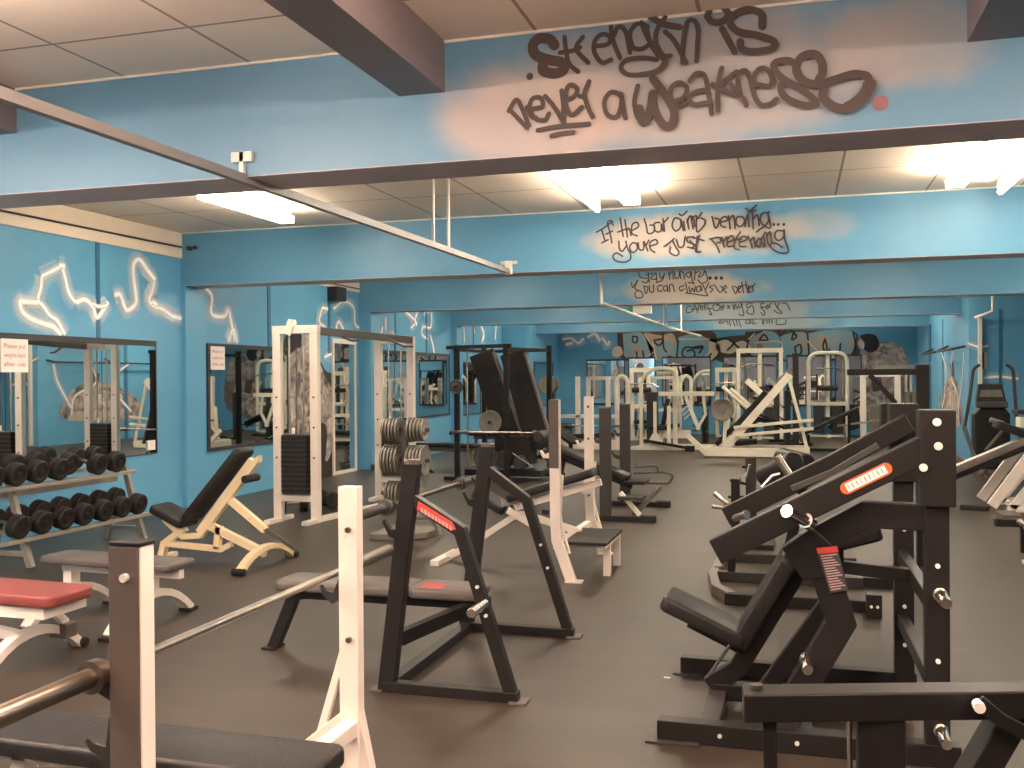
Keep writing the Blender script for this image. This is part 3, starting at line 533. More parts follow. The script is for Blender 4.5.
def lamp(x,y0,y1,label,w=.16,z=CE):
    dz=.0
    if y0<5: dz=.22
    o=part('fluorescent_lamp',MB().box((x-.03,y0-.03,z-.09-dz),(x+.03,y1+.03,z-dz*.8)) if not dz else MB().box((x-.03,y0-.03,z-.09-dz),(x+.03,y1+.03,z-.04-dz)).cyl((x,y0+.3,z-.06-dz),(x,y0+.3,z),.012,8).cyl((x,y1-.3,z-.06-dz),(x,y1-.3,z),.012,8),'house',None,.004,loc=(x,y0,z)); tag(o,label,'lamp','fluorescent ceiling lamps')
    mb=MB()
    if w>.12: mb.box((x-w/2,y0,z-.16-dz),(x+w/2,y1,z-.09-dz))
    else: mb.cyl((x,y0,z-.12),(x,y1,z-.12),.028,12)
    part('lamp_tube',mb,'tubewarm' if y0<5 else 'tube',o,0); return o
lamp(-5.45,8.15,9.75,'bright fluorescent ceiling lamp at the left between the first two beams')
lamp(-2.02,8.3,10.25,'slim fluorescent tube nearest the long rail, over the second beam lettering',.08)
lamp(-1.58,8.15,9.85,'wide fluorescent lamp just right of the slim tube')
lamp(1.45,8.4,9.9,'fluorescent ceiling lamp at the upper right between the first two beams')
lamp(1.95,8.9,10.5,'rightmost fluorescent tube by the edge of the photo',.08)
LM=0
for by in (-1.6,1.9):
    for x in (-6.2,-3.6,-.7,2.3): lamp(x,by,by+1.6,'fluorescent lamp in the bay over the camera, near x %s'%x if 0 else 'unseen fluorescent lamp added in the nearest bay to brighten the ceiling')
lamp(-5.2,.9,2.5,'unseen fluorescent lamp added in the nearest bay to brighten the ceiling')  # extra unseen lamp, added as uplight for the upper left ceiling
for by in (13.2,18.2,23.1):
    for x in (-5.4,-1.7,1.6): 
        lamp(x,by,by+1.6,'fluorescent ceiling lamp hidden behind the far beams')
for x in (-4.0,.6): lamp(x,26.4,27.6,'unseen fluorescent lamp added behind the last beam to brighten the far wall',.08)  # unseen lamps added because the far wall rendered too dark
for by in (9,14.5): lamp(4.9,by,by+1.6,'fluorescent ceiling lamp over the right-hand side of the gym')
# ================================================= EQUIPMENT
def bolts(mb,pts,n,r=.009):
    for p in pts: mb.cyl(V(p),V(p)+V(n)*.012,r,8)
    return mb
def plate_mb(c,ax,R,t=.03,hole=.026):
    return MB().lathe(V(c)-V(ax).normalized()*t/2,ax,[(hole,0),(hole*2.2,0),(hole*2.4,t*.2),(R*.80,t*.2),(R*.86,0),(R*.97,0),(R,t*.15),(R,t*.85),(R*.97,t),(R*.86,t),(R*.80,t*.8),(hole*2.4,t*.8),(hole*2.2,t),(hole,t)],28)
def barbell(label,x,z,y0,y1,sl=.43,group=None,m='steel',ms='sleeve',ax='y'):
    """y0,y1: inner collars of the sleeves"""
    L=lambda t:(x,t,z) if ax=='y' else (t,x,z)
    t=thing('barbell',label,'barbell',L((y0+y1)/2),group)
    part('shaft',MB().cyl(L(y0),L(y1),.0145,14),m,t,0,smooth=True)
    for s,y in((-1,y0),(1,y1)):
        part('sleeve',MB().lathe(L(y),(V(L(s))-V(L(0))).normalized() if 1 else 0,[(.0145,-.03),(.03,-.03),(.03,-.005),(.043,-.005),(.043,.03),(.026,.032),(.026,sl-.01),(.022,sl)],20),ms,t,0,smooth=True)
    return t
# ---- 1 foreground bench press station
t=thing('bench_press_station','white and grey bench press station in the lower left foreground, tall square posts','bench press',(-1.9,2.8,0))
X0,X1=-1.705,-1.615
for y,w0,front in ((2.12,X0,True),(3.42,X0,False)):
    p=part('upright_post',MB().box((w0,y,0),(X1 if front else X1-.01,y+.055,1.225 if front else 1.235)),'white',t,.003)
    if front:
        part('guard_plate',MB().box((X0-.004,y-.006,.3),(X1-.004,y+.001,1.223)),'midgrey',p,.002)
        part('end_cap',MB().box((X0-.003,y-.006,1.224),(X1+.003,y+.058,1.236)),'black',p,.003)
        bolts_m=bolts(MB(),[(-1.655,y-.006,1.145),(-1.67,y-.006,.96)],(0,-1,0),.011)
        part('bolt',MB().cyl((-1.655,y-.006,1.145),(-1.655,y-.02,1.145),.011,10),'bolt',p,0)
    else:
        for z in (1.07,.645): part('bolt',MB().cyl((-1.66,y,z),(-1.66,y-.016,z),.011,10),'sleeve',p,0)
        q=[(-1.66,.62),(-1.79,.27),(-1.84,.1)]
        part('diagonal_brace',MB().bar((-1.69,y+.02,.6),(-1.80,y+.02,.25),.03,.03),'white',t,.003)
        part('foot_brace',MB().bar((-1.66,y+.02,.36),(-1.86,y+.02,.20),.05,.045,(0,1,0)),'white',t,.003)
        part('rear_leg',MB().sq([(-1.655,y+.03,.36),(-1.60,y+.03,.10),(-1.56,y+.03,0)],.05,.06),'white',t,.003)
    hk=MB().prism([(X0+.01,y+.03,.80),(X0-.045,y+.03,.77),(X0-.085,y+.03,.80),(X0-.10,y+.03,.84),(X0-.09,y+.03,.845),(X0-.07,y+.03,.82),(X0-.04,y+.03,.815),(X0-.02,y+.03,.86),(X0+.01,y+.03,.92)],(0,1,0),.012)
    part('bar_hook',hk if not front else MB().prism([(X0+.01,y+.02,.45),(X0-.035,y+.02,.62),(X0-.06,y+.02,.66),(X0-.09,y+.02,.675),(X0-.105,y+.02,.70),(X0-.095,y+.02,.71),(X0-.075,y+.02,.695),(X0-.04,y+.02,.69),(X0-.03,y+.02,.76),(X0+.01,y+.02,.88)],(0,1,0),.012),'grey',t,.002)
part('bar_hook',MB().prism([(X0-.09,2.135,.845),(X0+.01,2.135,.80),(X0+.01,2.135,.875),(X0-.02,2.135,.872)],(0,1,0),.012),'grey',t,.002)
part('bench_pad',MB().pad((-2.75,2.79,.385),(-1.42,2.77,.385),.29,.065),'vinyl',t,0,smooth=True)
part('bench_frame',MB().box((-2.7,2.75,.33),(-1.5,2.81,.385)),'white',t,.004)
part('cross_rail',MB().box((-1.69,2.17,.27),(-1.63,3.43,.33)),'white',t,.004)
part('front_leg',MB().sq([(-2.6,2.78,.36),(-2.66,2.78,0)],.06,.06),'white',t,.004)
part('foot_rail',MB().box((-1.85,2.12,0),(-1.45,2.18,.06)),'white',t,.004)
barbell('bare steel barbell resting on the foreground white station, worn sleeve at lower left',-1.75,.885,2.12,3.60,.42)
# ---- 2 black bench press station
t=thing('bench_press_station','black bench press station with red strip on its arm, centre left','bench press',(-2.0,5.4,0))
for k,y in enumerate((4.74,6.03)):
    bx,tx=-2.085,-1.925
    dz=.06 if k else 0
    p=part('upright_post',MB().bar((bx,y,0),(tx-.005,y,1.21),.065,.088,(1,0,0)),'black',t,.004)
    part('end_cap',MB().lathe((tx-.005,y,1.205),(0,0,1),[(.046,0),(.046,.02),(.038,.024)],16),'midgrey',p,0)
    part('side_arm',MB().sq([(-1.93,y,1.02+dz*.6),(-1.665,y,.865),(-1.385,y,.0)],.06,.062),'black',t,.004)
    part('base_rail',MB().box((-2.10,y-.034,.0),(-1.36,y+.034,.055)),'black',t,.004)
    part('foot_plate',MB().box((-1.40,y-.05,0),(-1.31,y+.05,.012)),'midgrey',t,.002)
    part('foot_plate',MB().box((-2.17,y-.045,0),(-2.10,y+.045,.012)),'midgrey',t,.002)
    part('bar_hook',MB().prism([(-2.0,y-.02,.80),(-2.06,y-.02,.82),(-2.10,y-.02,.90),(-2.085,y-.02,.91),(-2.05,y-.02,.86),(-1.99,y-.02,.86)],(0,1,0),.04),'black',t,.003)
    part('bar_hook',MB().prism([(-1.94,y-.02,.93),(-2.0,y-.02,.93),(-2.04,y-.02,1.0),(-2.03,y-.02,1.01),(-1.99,y-.02,.965),(-1.94,y-.02,.985)],(0,1,0),.04),'black',t,.003)
    if k==0: pg=part('storage_peg',MB().cyl((-1.53,y-.03,.5),(-1.53,y-.24,.5),.025,16),'chrome',t,.002,smooth=True)
    for z in ((.585,-1.565),(.44,-1.52)): part('bolt',MB().cyl((z[1],y-.03,z[0]),(z[1],y-.045,z[0]),.009,8),'bolt',t,0)
L=part('red_name_strip',MB().prism([(-1.885,4.708,1.015),(-1.70,4.708,.913),(-1.68,4.708,.875),(-1.705,4.708,.868),(-1.895,4.708,.972)],(0,-1,0),.002),'stripred',t,0,label='red strip with pale lettering on the arm')
for k in range(9):
    x=-1.872+k*.0195; z=.985-(x+1.872)*.55
    part('letter_mark',MB().prism([(x,4.7055,z),(x+.012,4.7055,z-.007),(x+.014,4.7055,z-.032),(x+.002,4.7055,z-.026)],(0,-1,0),.0008),'inkg',L,0)
part('bench_pad',MB().pad((-3.02,5.33,.385),(-2.16,5.33,.385),.30,.06),'greyvinyl',t,0,smooth=True)
part('bench_pad',MB().pad((-2.155,5.33,.385),(-1.73,5.33,.385),.30,.06),'greyvinyl',t,0,smooth=True)
part('printed_mark',MB().box((-2.1,5.22,.4455),(-1.96,5.36,.4462)),'stripred',t,0)
part('bench_frame',MB().box((-2.88,5.29,.32),(-1.7,5.37,.385)),'black',t,.004)
part('front_leg',MB().sq([(-2.80,5.33,.36),(-2.95,5.33,.34),(-3.10,5.33,0)],.06,.07),'black',t,.004)
part('front_foot',MB().box((-3.15,5.26,0),(-3.06,5.40,.015)),'black',t,.004)
part('diagonal_brace',MB().bar((-1.74,5.33,.36),(-2.03,4.78,.27),.055,.075),'black',t,.004)
part('cross_rail',MB().box((-2.1,4.77,.0),(-2.03,6.0,.06)),'black',t,.004)
barbell('dark barbell racked across the black bench press station',-2.105,.965,4.80,6.0,.42,m='darksteel',ms='darkplate')
# ---- 3 white incline bench press with spotter step
t=thing('incline_bench_press','white incline bench press with black spotter step, mid floor','bench press',(-1.9,8.3,0))
for k,(y,x) in enumerate(((7.65,-1.87),(8.95,-1.86))):
    pf=MB().sq([(x,y,1.475),(x,y,.5),(x+.01,y,.33),(x+.13,y,.0)],.05,.085)
    p=part('upright_post',pf,'white',t,.003)
    if k==0: part('guard_plate',MB().box((x-.046,y-.031,.92),(x+.034,y-.024,1.475)),'midgrey',p,.002)
    else:
        for z in (1.38,1.08,.55): part('bolt',MB().cyl((x,y-.025,z),(x,y-.036,z),.014,8),'sleeve',p,0)
        part('gusset',MB().prism([(x-.02,y+.02,.98),(x-.075,y+.02,.55),(x-.055,y+.02,.55),(x,y+.02,.92)],(0,1,0),.02),'white',p,.002)
    part('foot_plate',MB().box((x+.08,y-.05,0),(x+.22,y+.05,.014)),'white',p,.002)
    part('bar_hook',MB().prism([(x-.04,y-.02,1.0),(x-.10,y-.02,1.0),(x-.13,y-.02,1.06),(x-.11,y-.02,1.065),(x-.09,y-.02,1.03),(x-.04,y-.02,1.05)],(0,1,0),.03),'white',t,.003)
    part('scoop_rail',MB().tube([(x+.045,y+.05,.86),(x+.02,y+.05,.5),(x+.1,y+.05,.22)],.014,8,.1),'cream',t,0,smooth=True)
part('back_pad',MB().pad((-2.44,8.3,.55),(-1.66,8.3,.80),.30,.07),'vinyl',t,0,smooth=True)
part('seat_pad',MB().pad((-2.78,8.3,.60),(-2.48,8.3,.44),.32,.07),'vinyl',t,0,smooth=True)
part('bench_frame',MB().sq([(-2.4,8.3,.50),(-1.62,8.3,.745)],.05,.06),'white',t,.004)
part('lower_rail',MB().sq([(-3.05,8.3,.04),(-2.9,8.3,.1),(-2.38,8.3,.44),(-2.3,8.3,.44),(-1.8,8.3,.3)],.06,.055),'white',t,.004)
part('adjuster_tab',MB().bar((-2.42,8.13,.5),(-2.2,8.13,.38),.02,.06),'white',t,.003)
part('front_foot',MB().box((-3.1,8.0,0),(-3.02,8.6,.05)),'white',t,.004)
part('cross_rail',MB().box((-1.9,7.67,.26),(-1.84,8.93,.31)),'white',t,.003)
part('step_frame',MB().box((-1.8,7.85,.25),(-1.50,7.9,.285)).box((-1.8,8.45,.25),(-1.50,8.5,.285)).box((-1.54,7.80,.25),(-1.49,8.48,.285)),'white',t,.003)
part('step_tread',MB().box((-1.83,7.74,.285),(-1.47,8.50,.31)),'rubber',t,.006)
for y in (7.95,8.4): part('leg',MB().box((-1.54,y,0),(-1.48,y+.05,.285)),'white',t,.003)
# ---- 4 black decline bench
t=thing('decline_bench_press','black decline bench press with two square posts and wire foot loops, mid floor','bench press',(-2.1,11.7,0))
for k,y in enumerate((11.05,12.4)):
    p=part('upright_post',MB().box((-2.17,y-.04,0),(-2.04,y+.04,1.30)),'grey',t,.004)
    part('end_cap',MB().box((-2.175,y-.045,1.30),(-2.035,y+.045,1.315)),'plate',p,.003)
    part('base_rail',MB().box((-2.3,y-.044,0),(-1.55,y+.044,.06)),'black',t,.004)
    part('rubber_foot',MB().box((-1.70,y-.06,0),(-1.53,y+.06,.075)),'rubber',t,.008)
    part('bar_hook',MB().prism([(-2.15,y-.02,.88),(-2.22,y-.02,.9),(-2.25,y-.02,.97),(-2.23,y-.02,.975),(-2.2,y-.02,.93),(-2.15,y-.02,.94)],(0,1,0),.04),'grey',t,.003)
    part('bar_hook',MB().prism([(-2.15,y-.02,.58),(-2.25,y-.02,.62),(-2.3,y-.02,.70),(-2.28,y-.02,.71),(-2.24,y-.02,.66),(-2.15,y-.02,.64)],(0,1,0),.04),'grey',t,.003)
part('bench_pad',MB().pad((-2.95,11.7,.80),(-1.95,11.7,.40),.32,.07),'vinyl',t,0,smooth=True)
part('bench_frame',MB().sq([(-2.95,11.7,.74),(-1.9,11.7,.33)],.06,.07),'black',t,.004)
part('front_leg',MB().bar((-2.75,11.7,.66),(-2.9,11.7,0),.06,.06),'black',t,.004)
part('front_foot',MB().box((-2.96,11.4,0),(-2.88,12.0,.05)),'black',t,.004)
for x,z in ((-3.02,.93),(-2.88,.70)): part('leg_roller',MB().cyl((x,11.45,z),(x,11.95,z),.07,18),'vinyl',t,.012,smooth=True)
part('seat_plate',MB().box((-1.98,11.5,.37),(-1.72,11.9,.41)),'black',t,.006)
part('seat_plate',MB().box((-2.0,11.2,.22),(-1.7,11.5,.26)),'grey',t,.006)
part('diagonal_brace',MB().bar((-1.98,11.3,.3),(-1.75,11.3,.04),.05,.05),'cream',t,.003); part('diagonal_brace',MB().bar((-1.60,11.9,.3),(-1.82,11.3,.04),.05,.05),'midgrey',t,.003)
part('wire_loop',MB().tube([(-1.95,12.1,.45),(-1.6,12.1,.47),(-1.45,12.1,.44),(-1.5,12.1,.33),(-1.95,12.1,.33)],.014,8,.05),'darkplate',t,0,smooth=True)
part('wire_loop',MB().tube([(-1.9,11.9,.55),(-1.62,11.9,.57),(-1.62,11.9,.47)],.014,8,.05),'darkplate',t,0,smooth=True)
# ---- 5 dumbbell rack + dumbbells
t=thing('dumbbell_rack','two-tier grey dumbbell rack against the left wall under the wide mirror','rack',(-6.8,7.4,0))
def tier(xc,z,y0,y1):
    for dx,dz in ((-.13,-.005),(.13,-.057)):
        part('shelf_rail',MB().box((xc+dx-.03,y0,z+dz-.13),(xc+dx+.03,y1,z+dz-.095)),'rackgrey',t,.003)
tier(-6.74,.88,6.2,8.6); tier(-6.60,.44,6.2,8.7)
for y in (7.06,8.62):
    part('side_post',MB().sq([(-6.90,y,.78),(-6.66,y,.26),(-6.55,y,0)] if 0 else [(-6.75,y,.76),(-6.62,y,.3),(-6.52,y,0)],.05,.06),'rackgrey',t,.003)
    part('rear_leg',MB().bar((-6.86,y,.35),(-6.98,y,0),.05,.05),'rackgrey',t,.003)
    part('foot_rail',MB().box((-7.0,y-.03,.10),(-6.56,y+.03,.14)),'rackgrey',t,.003)
part('rear_beam',MB().box((-6.9,6.2,.60),(-6.86,8.65,.70)),'rackgrey',t,.003)
d=thing('dumbbell','black round-headed dumbbell','dumbbell',(0,0,0),'dumbbells on the two-tier rack')
part('handle',MB().cyl((-.11,0,0),(.11,0,0),.016,10),'steel',d,0,smooth=True)
for s in(-1,1):
    part('weight',MB().lathe((s*.08,0,0),(s,0,0),[(.03,0),(.094,.004),(.105,.014),(.105,.045),(.099,.052),(.105,.06),(.105,.095),(.095,.107),(.066,.107),(.06,.098),(.03,.098),(.028,.11),(.01,.112)],20),'rubber',d,0,smooth=True)
ORD=['end','second','third','fourth','fifth','sixth','seventh','eighth']
def ordn(i,tier): return ('black dumbbell at the right-hand end of the %s tier'%tier) if i==0 else 'black dumbbell on the %s tier, %s from the rack\'s right end'%(tier,ORD[i])
ups=[8.30,8.03,7.50,7.24,6.98,6.72]; los=[8.45,8.20,7.93,7.66,7.40,7.13,6.86]
for i,y in enumerate(ups):
    loc=(-6.74,y,.865)
    if i==0: d.location=loc; d['label']=ordn(i,'upper')
    else: dup(d,loc,0,ordn(i,'upper'))
dup(d,(-6.86,7.77,.89),0,'black dumbbell set back on the upper tier, beside the gap in the row')
for i,y in enumerate(los): dup(d,(-6.60,y,.425),0,ordn(i,'lower'))
for o in list(COL.objects):
    if o.name.startswith('dumbbell') and o.get('category')=='dumbbell': o.rotation_euler=(0,.2,0)
# ---- 6 benches on the left
def arch_foot(x,yc,hw,h,w=.06,ax='y',m='cream'):
    pts=[]
    for k in range(11):
        a=-1+.2*k; z=h*(1-abs(a)**2.2)
        pts.append((x,yc+a*hw,max(z,.0)+.02))
    return MB().sq(pts,w,.05,n=(1,0,0))
t=thing('flat_bench','grey flat bench with white arched feet behind the foreground post','bench',(-4.4,5.65,0))
part('bench_pad',MB().pad((-5.04,5.67,.39),(-3.93,5.60,.39),.29,.055,side=(.06,1,0)),'greyvinyl',t,0,smooth=True)
part('bench_frame',MB().bar((-4.95,5.67,.355),(-3.95,5.61,.355),.05,.06),'white',t,.004)
for x in (-4.88,-4.20):
    yy=5.66 if x<-4.5 else 5.62
    part('column',MB().box((x-.035,yy-.045,.18),(x+.035,yy+.045,.33)),'white',t,.004); f=part('arched_foot',arch_foot(x,yy,.42,.19,.08),'white',t,.003)
    for s in(-1,1): part('rubber_foot',MB().box((x-.05,yy+s*.42-.05,0),(x+.05,yy+s*.42+.05,.025)),'rubber',f,.004)
t=thing('flat_bench','red flat bench with white legs at the left edge','bench',(-4.6,4.6,0))
part('bench_pad',MB().pad((-5.2,4.62,.40),(-3.92,4.56,.40),.36,.07,side=(.05,1,0)),'red',t,0,smooth=True)
part('bench_frame',MB().box((-5.1,4.54,.345),(-4.1,4.64,.40)),'white',t,.004)
part('pad_bracket',MB().box((-4.35,4.42,.33),(-4.0,4.76,.395)),'white',t,.004)
part('support_arm',MB().sq([(-4.75,4.6,.36),(-4.55,4.6,.2),(-4.3,4.6,.17)],.05,.06),'white',t,.004)
part('brace_arm',MB().sq([(-4.22,4.70,.34),(-4.27,4.9,.18)],.03,.05,n=(1,0,0)),'white',t,.003)
part('knuckle',MB().box((-4.34,4.84,.10),(-4.22,4.94,.19)),'midgrey',t,.006)
f=part('arched_foot',arch_foot(-4.3,4.66,.38,.17,.07),'white',t,.003)
for s in(-1,1): part('rubber_foot',MB().cyl((-4.36,4.66+s*.38,.03),(-4.24,4.66+s*.38,.03),.03,12),'rubber',f,.004)
# cream adjustable incline bench
t=thing('incline_bench','cream adjustable bench, black backrest raised, beside the left wall','bench',(-5.1,7.7,0))
part('backrest',MB().pad((-5.30,7.7,.36),(-4.72,7.7,1.01),.28,.07),'vinyl',t,0,smooth=True)
part('seat_pad',MB().pad((-5.68,7.7,.46),(-5.34,7.7,.31),.32,.07),'vinyl',t,0,smooth=True)
part('back_frame',MB().sq([(-5.22,7.7,.26),(-4.66,7.7,.93)],.07,.09),'buff',t,.006)
part('end_plate',MB().prism([(-4.78,7.66,.84),(-4.60,7.66,.98),(-4.60,7.66,.92),(-4.70,7.66,.80)],(0,1,0),.08),'buff',t,.004)
part('transport_wheel',MB().cyl((-4.70,7.6,.77),(-4.70,7.82,.77),.035,14),'rubber',t,.004)
part('strut',MB().sq([(-4.92,7.7,.58),(-4.55,7.7,.31)],.055,.065),'buff',t,.004)
part('adjust_rod',MB().bar((-4.56,7.68,.33),(-4.38,7.95,.09),.03,.035),'chrome',t,.002)
part('lower_rail',MB().sq([(-5.12,7.7,.33),(-4.55,7.7,.10)],.06,.07),'buff',t,.004)
part('base_rail',MB().sq([(-5.62,7.7,.02),(-5.58,7.7,.16),(-5.4,7.7,.20),(-5.42,7.7,.17),(-4.95,7.7,.14),(-4.85,7.7,.26)],.06,.05) if 0 else MB().sq([(-5.64,7.7,.0),(-5.60,7.7,.15),(-5.38,7.7,.30)],.07,.06).sq([(-5.58,7.7,.15),(-5.0,7.7,.12),(-4.9,7.7,.17)],.06,.05),'buff',t,.004)
part('upright_link',MB().sq([(-5.05,7.7,.12),(-5.02,7.7,.33)],.06,.06),'buff',t,.004)
part('seat_support',MB().sq([(-5.6,7.7,.38),(-5.40,7.7,.22),(-5.2,7.7,.24)],.06,.05),'buff',t,.004)
part('rear_foot',MB().box((-5.67,7.5,0),(-5.60,7.9,.04)),'buff',t,.004)
f=part('arched_foot',arch_foot(-4.52,7.66,.45,.15,.07),'buff',t,.003)
for s in(-1,1): part('rubber_foot',MB().cyl((-4.58,7.66+s*.45,.03),(-4.46,7.66+s*.45,.03),.03,12),'rubber',f,.004)
# ---- 7 cable crossover station
t=thing('cable_crossover','tall white cable crossover frame with two towers by the left wall','cable machine',(-5.5,11,0))
def tower(xa,xb,y,ztop,pulley=1):
    for x in (xa,xb):
        p=part('tower_post',MB().box((x-.05,y-.04,.0),(x+.05,y+.04,ztop)),'white',t,.004)
        for z in (.75,1.1,1.45): part('bolt',MB().cyl((x,y-.04,z),(x,y-.05,z),.012,8),'fram',p,0)
    part('top_beam',MB().box((xa-.053,y-.043,ztop-.09),(xb+.053,y+.043,ztop+.003)),'white',t,.004)
    part('lower_beam',MB().box((xa+.05,y-.04,.24),(xb-.05,y+.04,.31)),'white',t,.004)
    for s in (-1,1): part('guide_rod',MB().cyl(((xa+xb)/2+s*.09,y,.30),((xa+xb)/2+s*.09,y,ztop-.09),.012,8),'chrome',t,0,smooth=True)
    st=part('weight_stack',MB().box((xa+.09,y-.08,.33),(xb-.09,y+.08,1.02)),'darkplate',t,.003)
    for k in range(12): part('weight_plate',MB().box((xa+.082,y-.086,.345+k*.056),(xb-.082,y+.086,.392+k*.056)),'rubber',st,.003)
    part('selector_label',MB().box(((xa+xb)/2-.02,y-.09,1.03),((xa+xb)/2+.02,y-.08,1.1)),'paper',t,0)
    part('cable',MB().cyl(((xa+xb)/2,y,1.02),((xa+xb)/2,y,ztop-.05),.005,6),'fram',t,0)
    pl=part('pulley',MB().lathe(((xa+xb)/2-.03,y-.05,ztop+.03),(0,1,0),[(.045,0),(.045,.01),(.03,.02),(.045,.03),(.045,.04)],16),'white',t,0)
    part('pulley_plate',MB().prism([((xa+xb)/2-.09,y-.06,ztop-.10),((xa+xb)/2-.04,y-.06,ztop-.12),((xa+xb)/2-.0,y-.06,ztop+.0),((xa+xb)/2-.02,y-.06,ztop+.07),((xa+xb)/2-.06,y-.06,ztop+.08),((xa+xb)/2-.09,y-.06,ztop+.02)],(0,-1,0),.008),'white',t,.002)
    for x in (xa,xb): part('foot_rail',MB().box((x-.04,y-.28,0),(x+.04,y+.28,.05)),'white',t,.004)
tower(-5.80,-5.32,10.12,2.28); tower(-5.50,-5.02,12.3,2.23)
part('overhead_beam',MB().bar((-5.32,10.16,2.22),(-5.0,12.26,2.18),.06,.09),'midgrey',t,.004)
part('pull_up_grip',MB().tube([(-5.32,10.7,2.2),(-5.12,10.65,2.12),(-5.0,10.6,2.12)],.016,8,.04),'midgrey',t,0); part('pull_up_grip',MB().tube([(-5.1,11.7,2.18),(-4.9,11.75,2.08),(-4.78,11.8,2.08)],.016,8,.04),'midgrey',t,0)
part('base_beam',MB().bar((-5.32,10.16,.03),(-5.02,12.26,.03),.08,.06),'white',t,.004)
# small dumbbells on the floor by the tower
for i,(x,y,rz) in enumerate(((-6.05,10.9,.5),(-5.85,11.4,-.6))):
    dd=dup(d,(x,y,.098),rz,('black dumbbell on the floor left of the white tower foot','black dumbbell on the floor inside the white tower')[i]); dd.location.z=.106; dd['group']='dumbbells on the floor by the tower'
# ---- 8 plate tree with plates
t=thing('plate_tree','grey plate tree on a pale round-edged base, behind the black post','plate rack',(-3.85,9.45,0))
TX,TY=-3.93,9.45
part('post',MB().box((TX-.03,TY-.03,0),(TX+.03,TY+.03,1.22)),'midgrey',t,.004)
part('base',MB().prism([(TX-.28,TY-.3,0),(TX+.05,TY-.3,0),(TX+.28,TY-.1,0),(TX+.3,TY+.3,0),(TX-.28,TY+.3,0)],(0,0,1),.07),'plate',t,.01)
for z in (1.12,.80,.45):
    for s in(-1,1): part('peg',MB().cyl((TX+s*.03,TY,z),(TX+s*.27,TY,z),.022,12),'darkplate',t,0,smooth=True)
part('arched_handle',MB().tube([(TX+.10,TY+.02,.2),(TX+.32,TY,.22),(TX+.38,TY,.03)],.03,10,.1),'plate',t,0,smooth=True)
proto={}
def plate(label,c,ax,R,thk=.026,m='plate',group='plates stacked on the plate tree'):
    k=(tuple(ax),R,thk,m)
    if k not in proto:
        o=part('weight_plate',plate_mb(c,ax,R,thk),m,None,0,loc=c,smooth=True); tag(o,label,'weight plate',group); proto[k]=o; return o
    o=dup(proto[k],c,0,label); o['group']=group; return o
rows=((1.12,.132,'top'),(.80,.162,'middle'),(.45,.135,'bottom'))
NP=['innermost','second','third','fourth','fifth','outermost']
for z,R,rn in rows:
    for s,sn in((-1,'left'),(1,'right')):
        n=5 if z>.5 else 4
        for k in range(n):
            nm='innermost' if k==0 else 'outermost' if k==n-1 else '%s out'%NP[k]
            plate('round grey plate on the %s %s peg of the tree, %s'%(rn,sn,nm),(TX+s*(.065+k*.038),TY,z-R*.0),(1,0,0),R-.004*k*(rn=='top'))
# ---- 9 black squat rack with two tall slanted boards
t=thing('squat_rack','tall black rack with two slanted black boards, by the left wall mirrors','rack',(-4.6,15.2,0))
for x,y in ((-5.28,14.9),(-4.38,14.7),(-5.2,16.1),(-3.98,15.9)):
    p=part('rack_post',MB().box((x-.04,y-.04,0),(x+.04,y+.04,2.2)),'black',t,.004)
    part('foot_rail',MB().bar((x-.22,y-.02,.03),(x+.26,y-.02,.03),.07,.06),'black',t,.004)
part('top_rail',MB().bar((-5.45,14.9,2.16),(-4.3,14.7,2.17),.06,.06),'black',t,.004); part('top_rail',MB().bar((-4.38,14.7,2.12),(-3.98,15.9,2.12),.05,.05),'black',t,.004)
part('top_rail',MB().bar((-5.28,14.9,2.12),(-5.2,16.1,2.12),.05,.05),'black',t,.004); part('top_rail',MB().bar((-5.2,16.1,2.12),(-3.98,15.9,2.12),.05,.05),'black',t,.004)
part('chrome_guide',MB().cyl((-5.1,14.9,.2),(-5.1,14.9,2.1),.014,8),'chrome',t,0)
for k,(a,b) in enumerate((((-4.98,15.3,2.08),(-4.40,15.3,.42)),((-4.45,15.3,2.08),(-3.98,15.3,.50)))):
    bp=part('slanted_board',MB().bar(a,b,.5,.07,(0,1,0)) if 0 else MB().bar(a,b,.12,.42,(1,0,0)),'black',t,.008)
    part('board_edge',MB().bar((V(a)+V((.22,-.02,0))),(V(b)+V((.22,-.02,0))),.14,.03,(1,0,0)),'midgrey',bp,.003)
part('base_frame',MB().bar((-5.2,15.3,.12),(-3.9,15.3,.12),.6,.1),'black',t,.006)
part('carriage',MB().box((-4.7,15.05,.25),(-4.1,15.5,.72)),'black2',t,.02)
part('motor_roller',MB().cyl((-4.55,14.95,.34),(-4.55,15.4,.34),.14,18),'darkplate',t,.01,smooth=True); part('motor_roller',MB().cyl((-4.25,14.95,.3),(-4.25,15.4,.3),.11,18),'darkplate',t,.01,smooth=True)
part('lever_handle',MB().bar((-4.4,14.8,.52),(-3.98,14.8,.25),.02,.02),'chrome',t,0)
part('bar_hook',MB().box((-5.3,14.56,.76),(-5.26,14.88,.785)),'black',t,.002); part('bar_hook',MB().box((-4.4,14.56,.76),(-4.36,14.68,.785)),'black',t,.002)
t0=t
bb=barbell('steel barbell across the black rack with slanted boards, one plate visible',14.72 if 0 else 14.6,.80,-5.0,-3.9,.3,ax='x')
for o in [bb]: pass
part('plate_horn',MB().cyl((-4.69,14.76,.95),(-4.69,15.3,.95),.024,10),'black',t0,0); part('plate_horn',MB().cyl((-5.26,14.76,1.52),(-5.26,14.9,1.52),.022,10),'black',t0,0)
pl=plate('grey spoked plate leaning inside the black squat rack',(-4.69,14.82,.95),(0,1,0),.19,.035,'plate','loose plates on the far racks')
plate('smaller plate hanging at the left post of the black squat rack',(-5.26,14.80,1.52),(0,1,0),.12,.03,'darkplate','loose plates on the far racks')
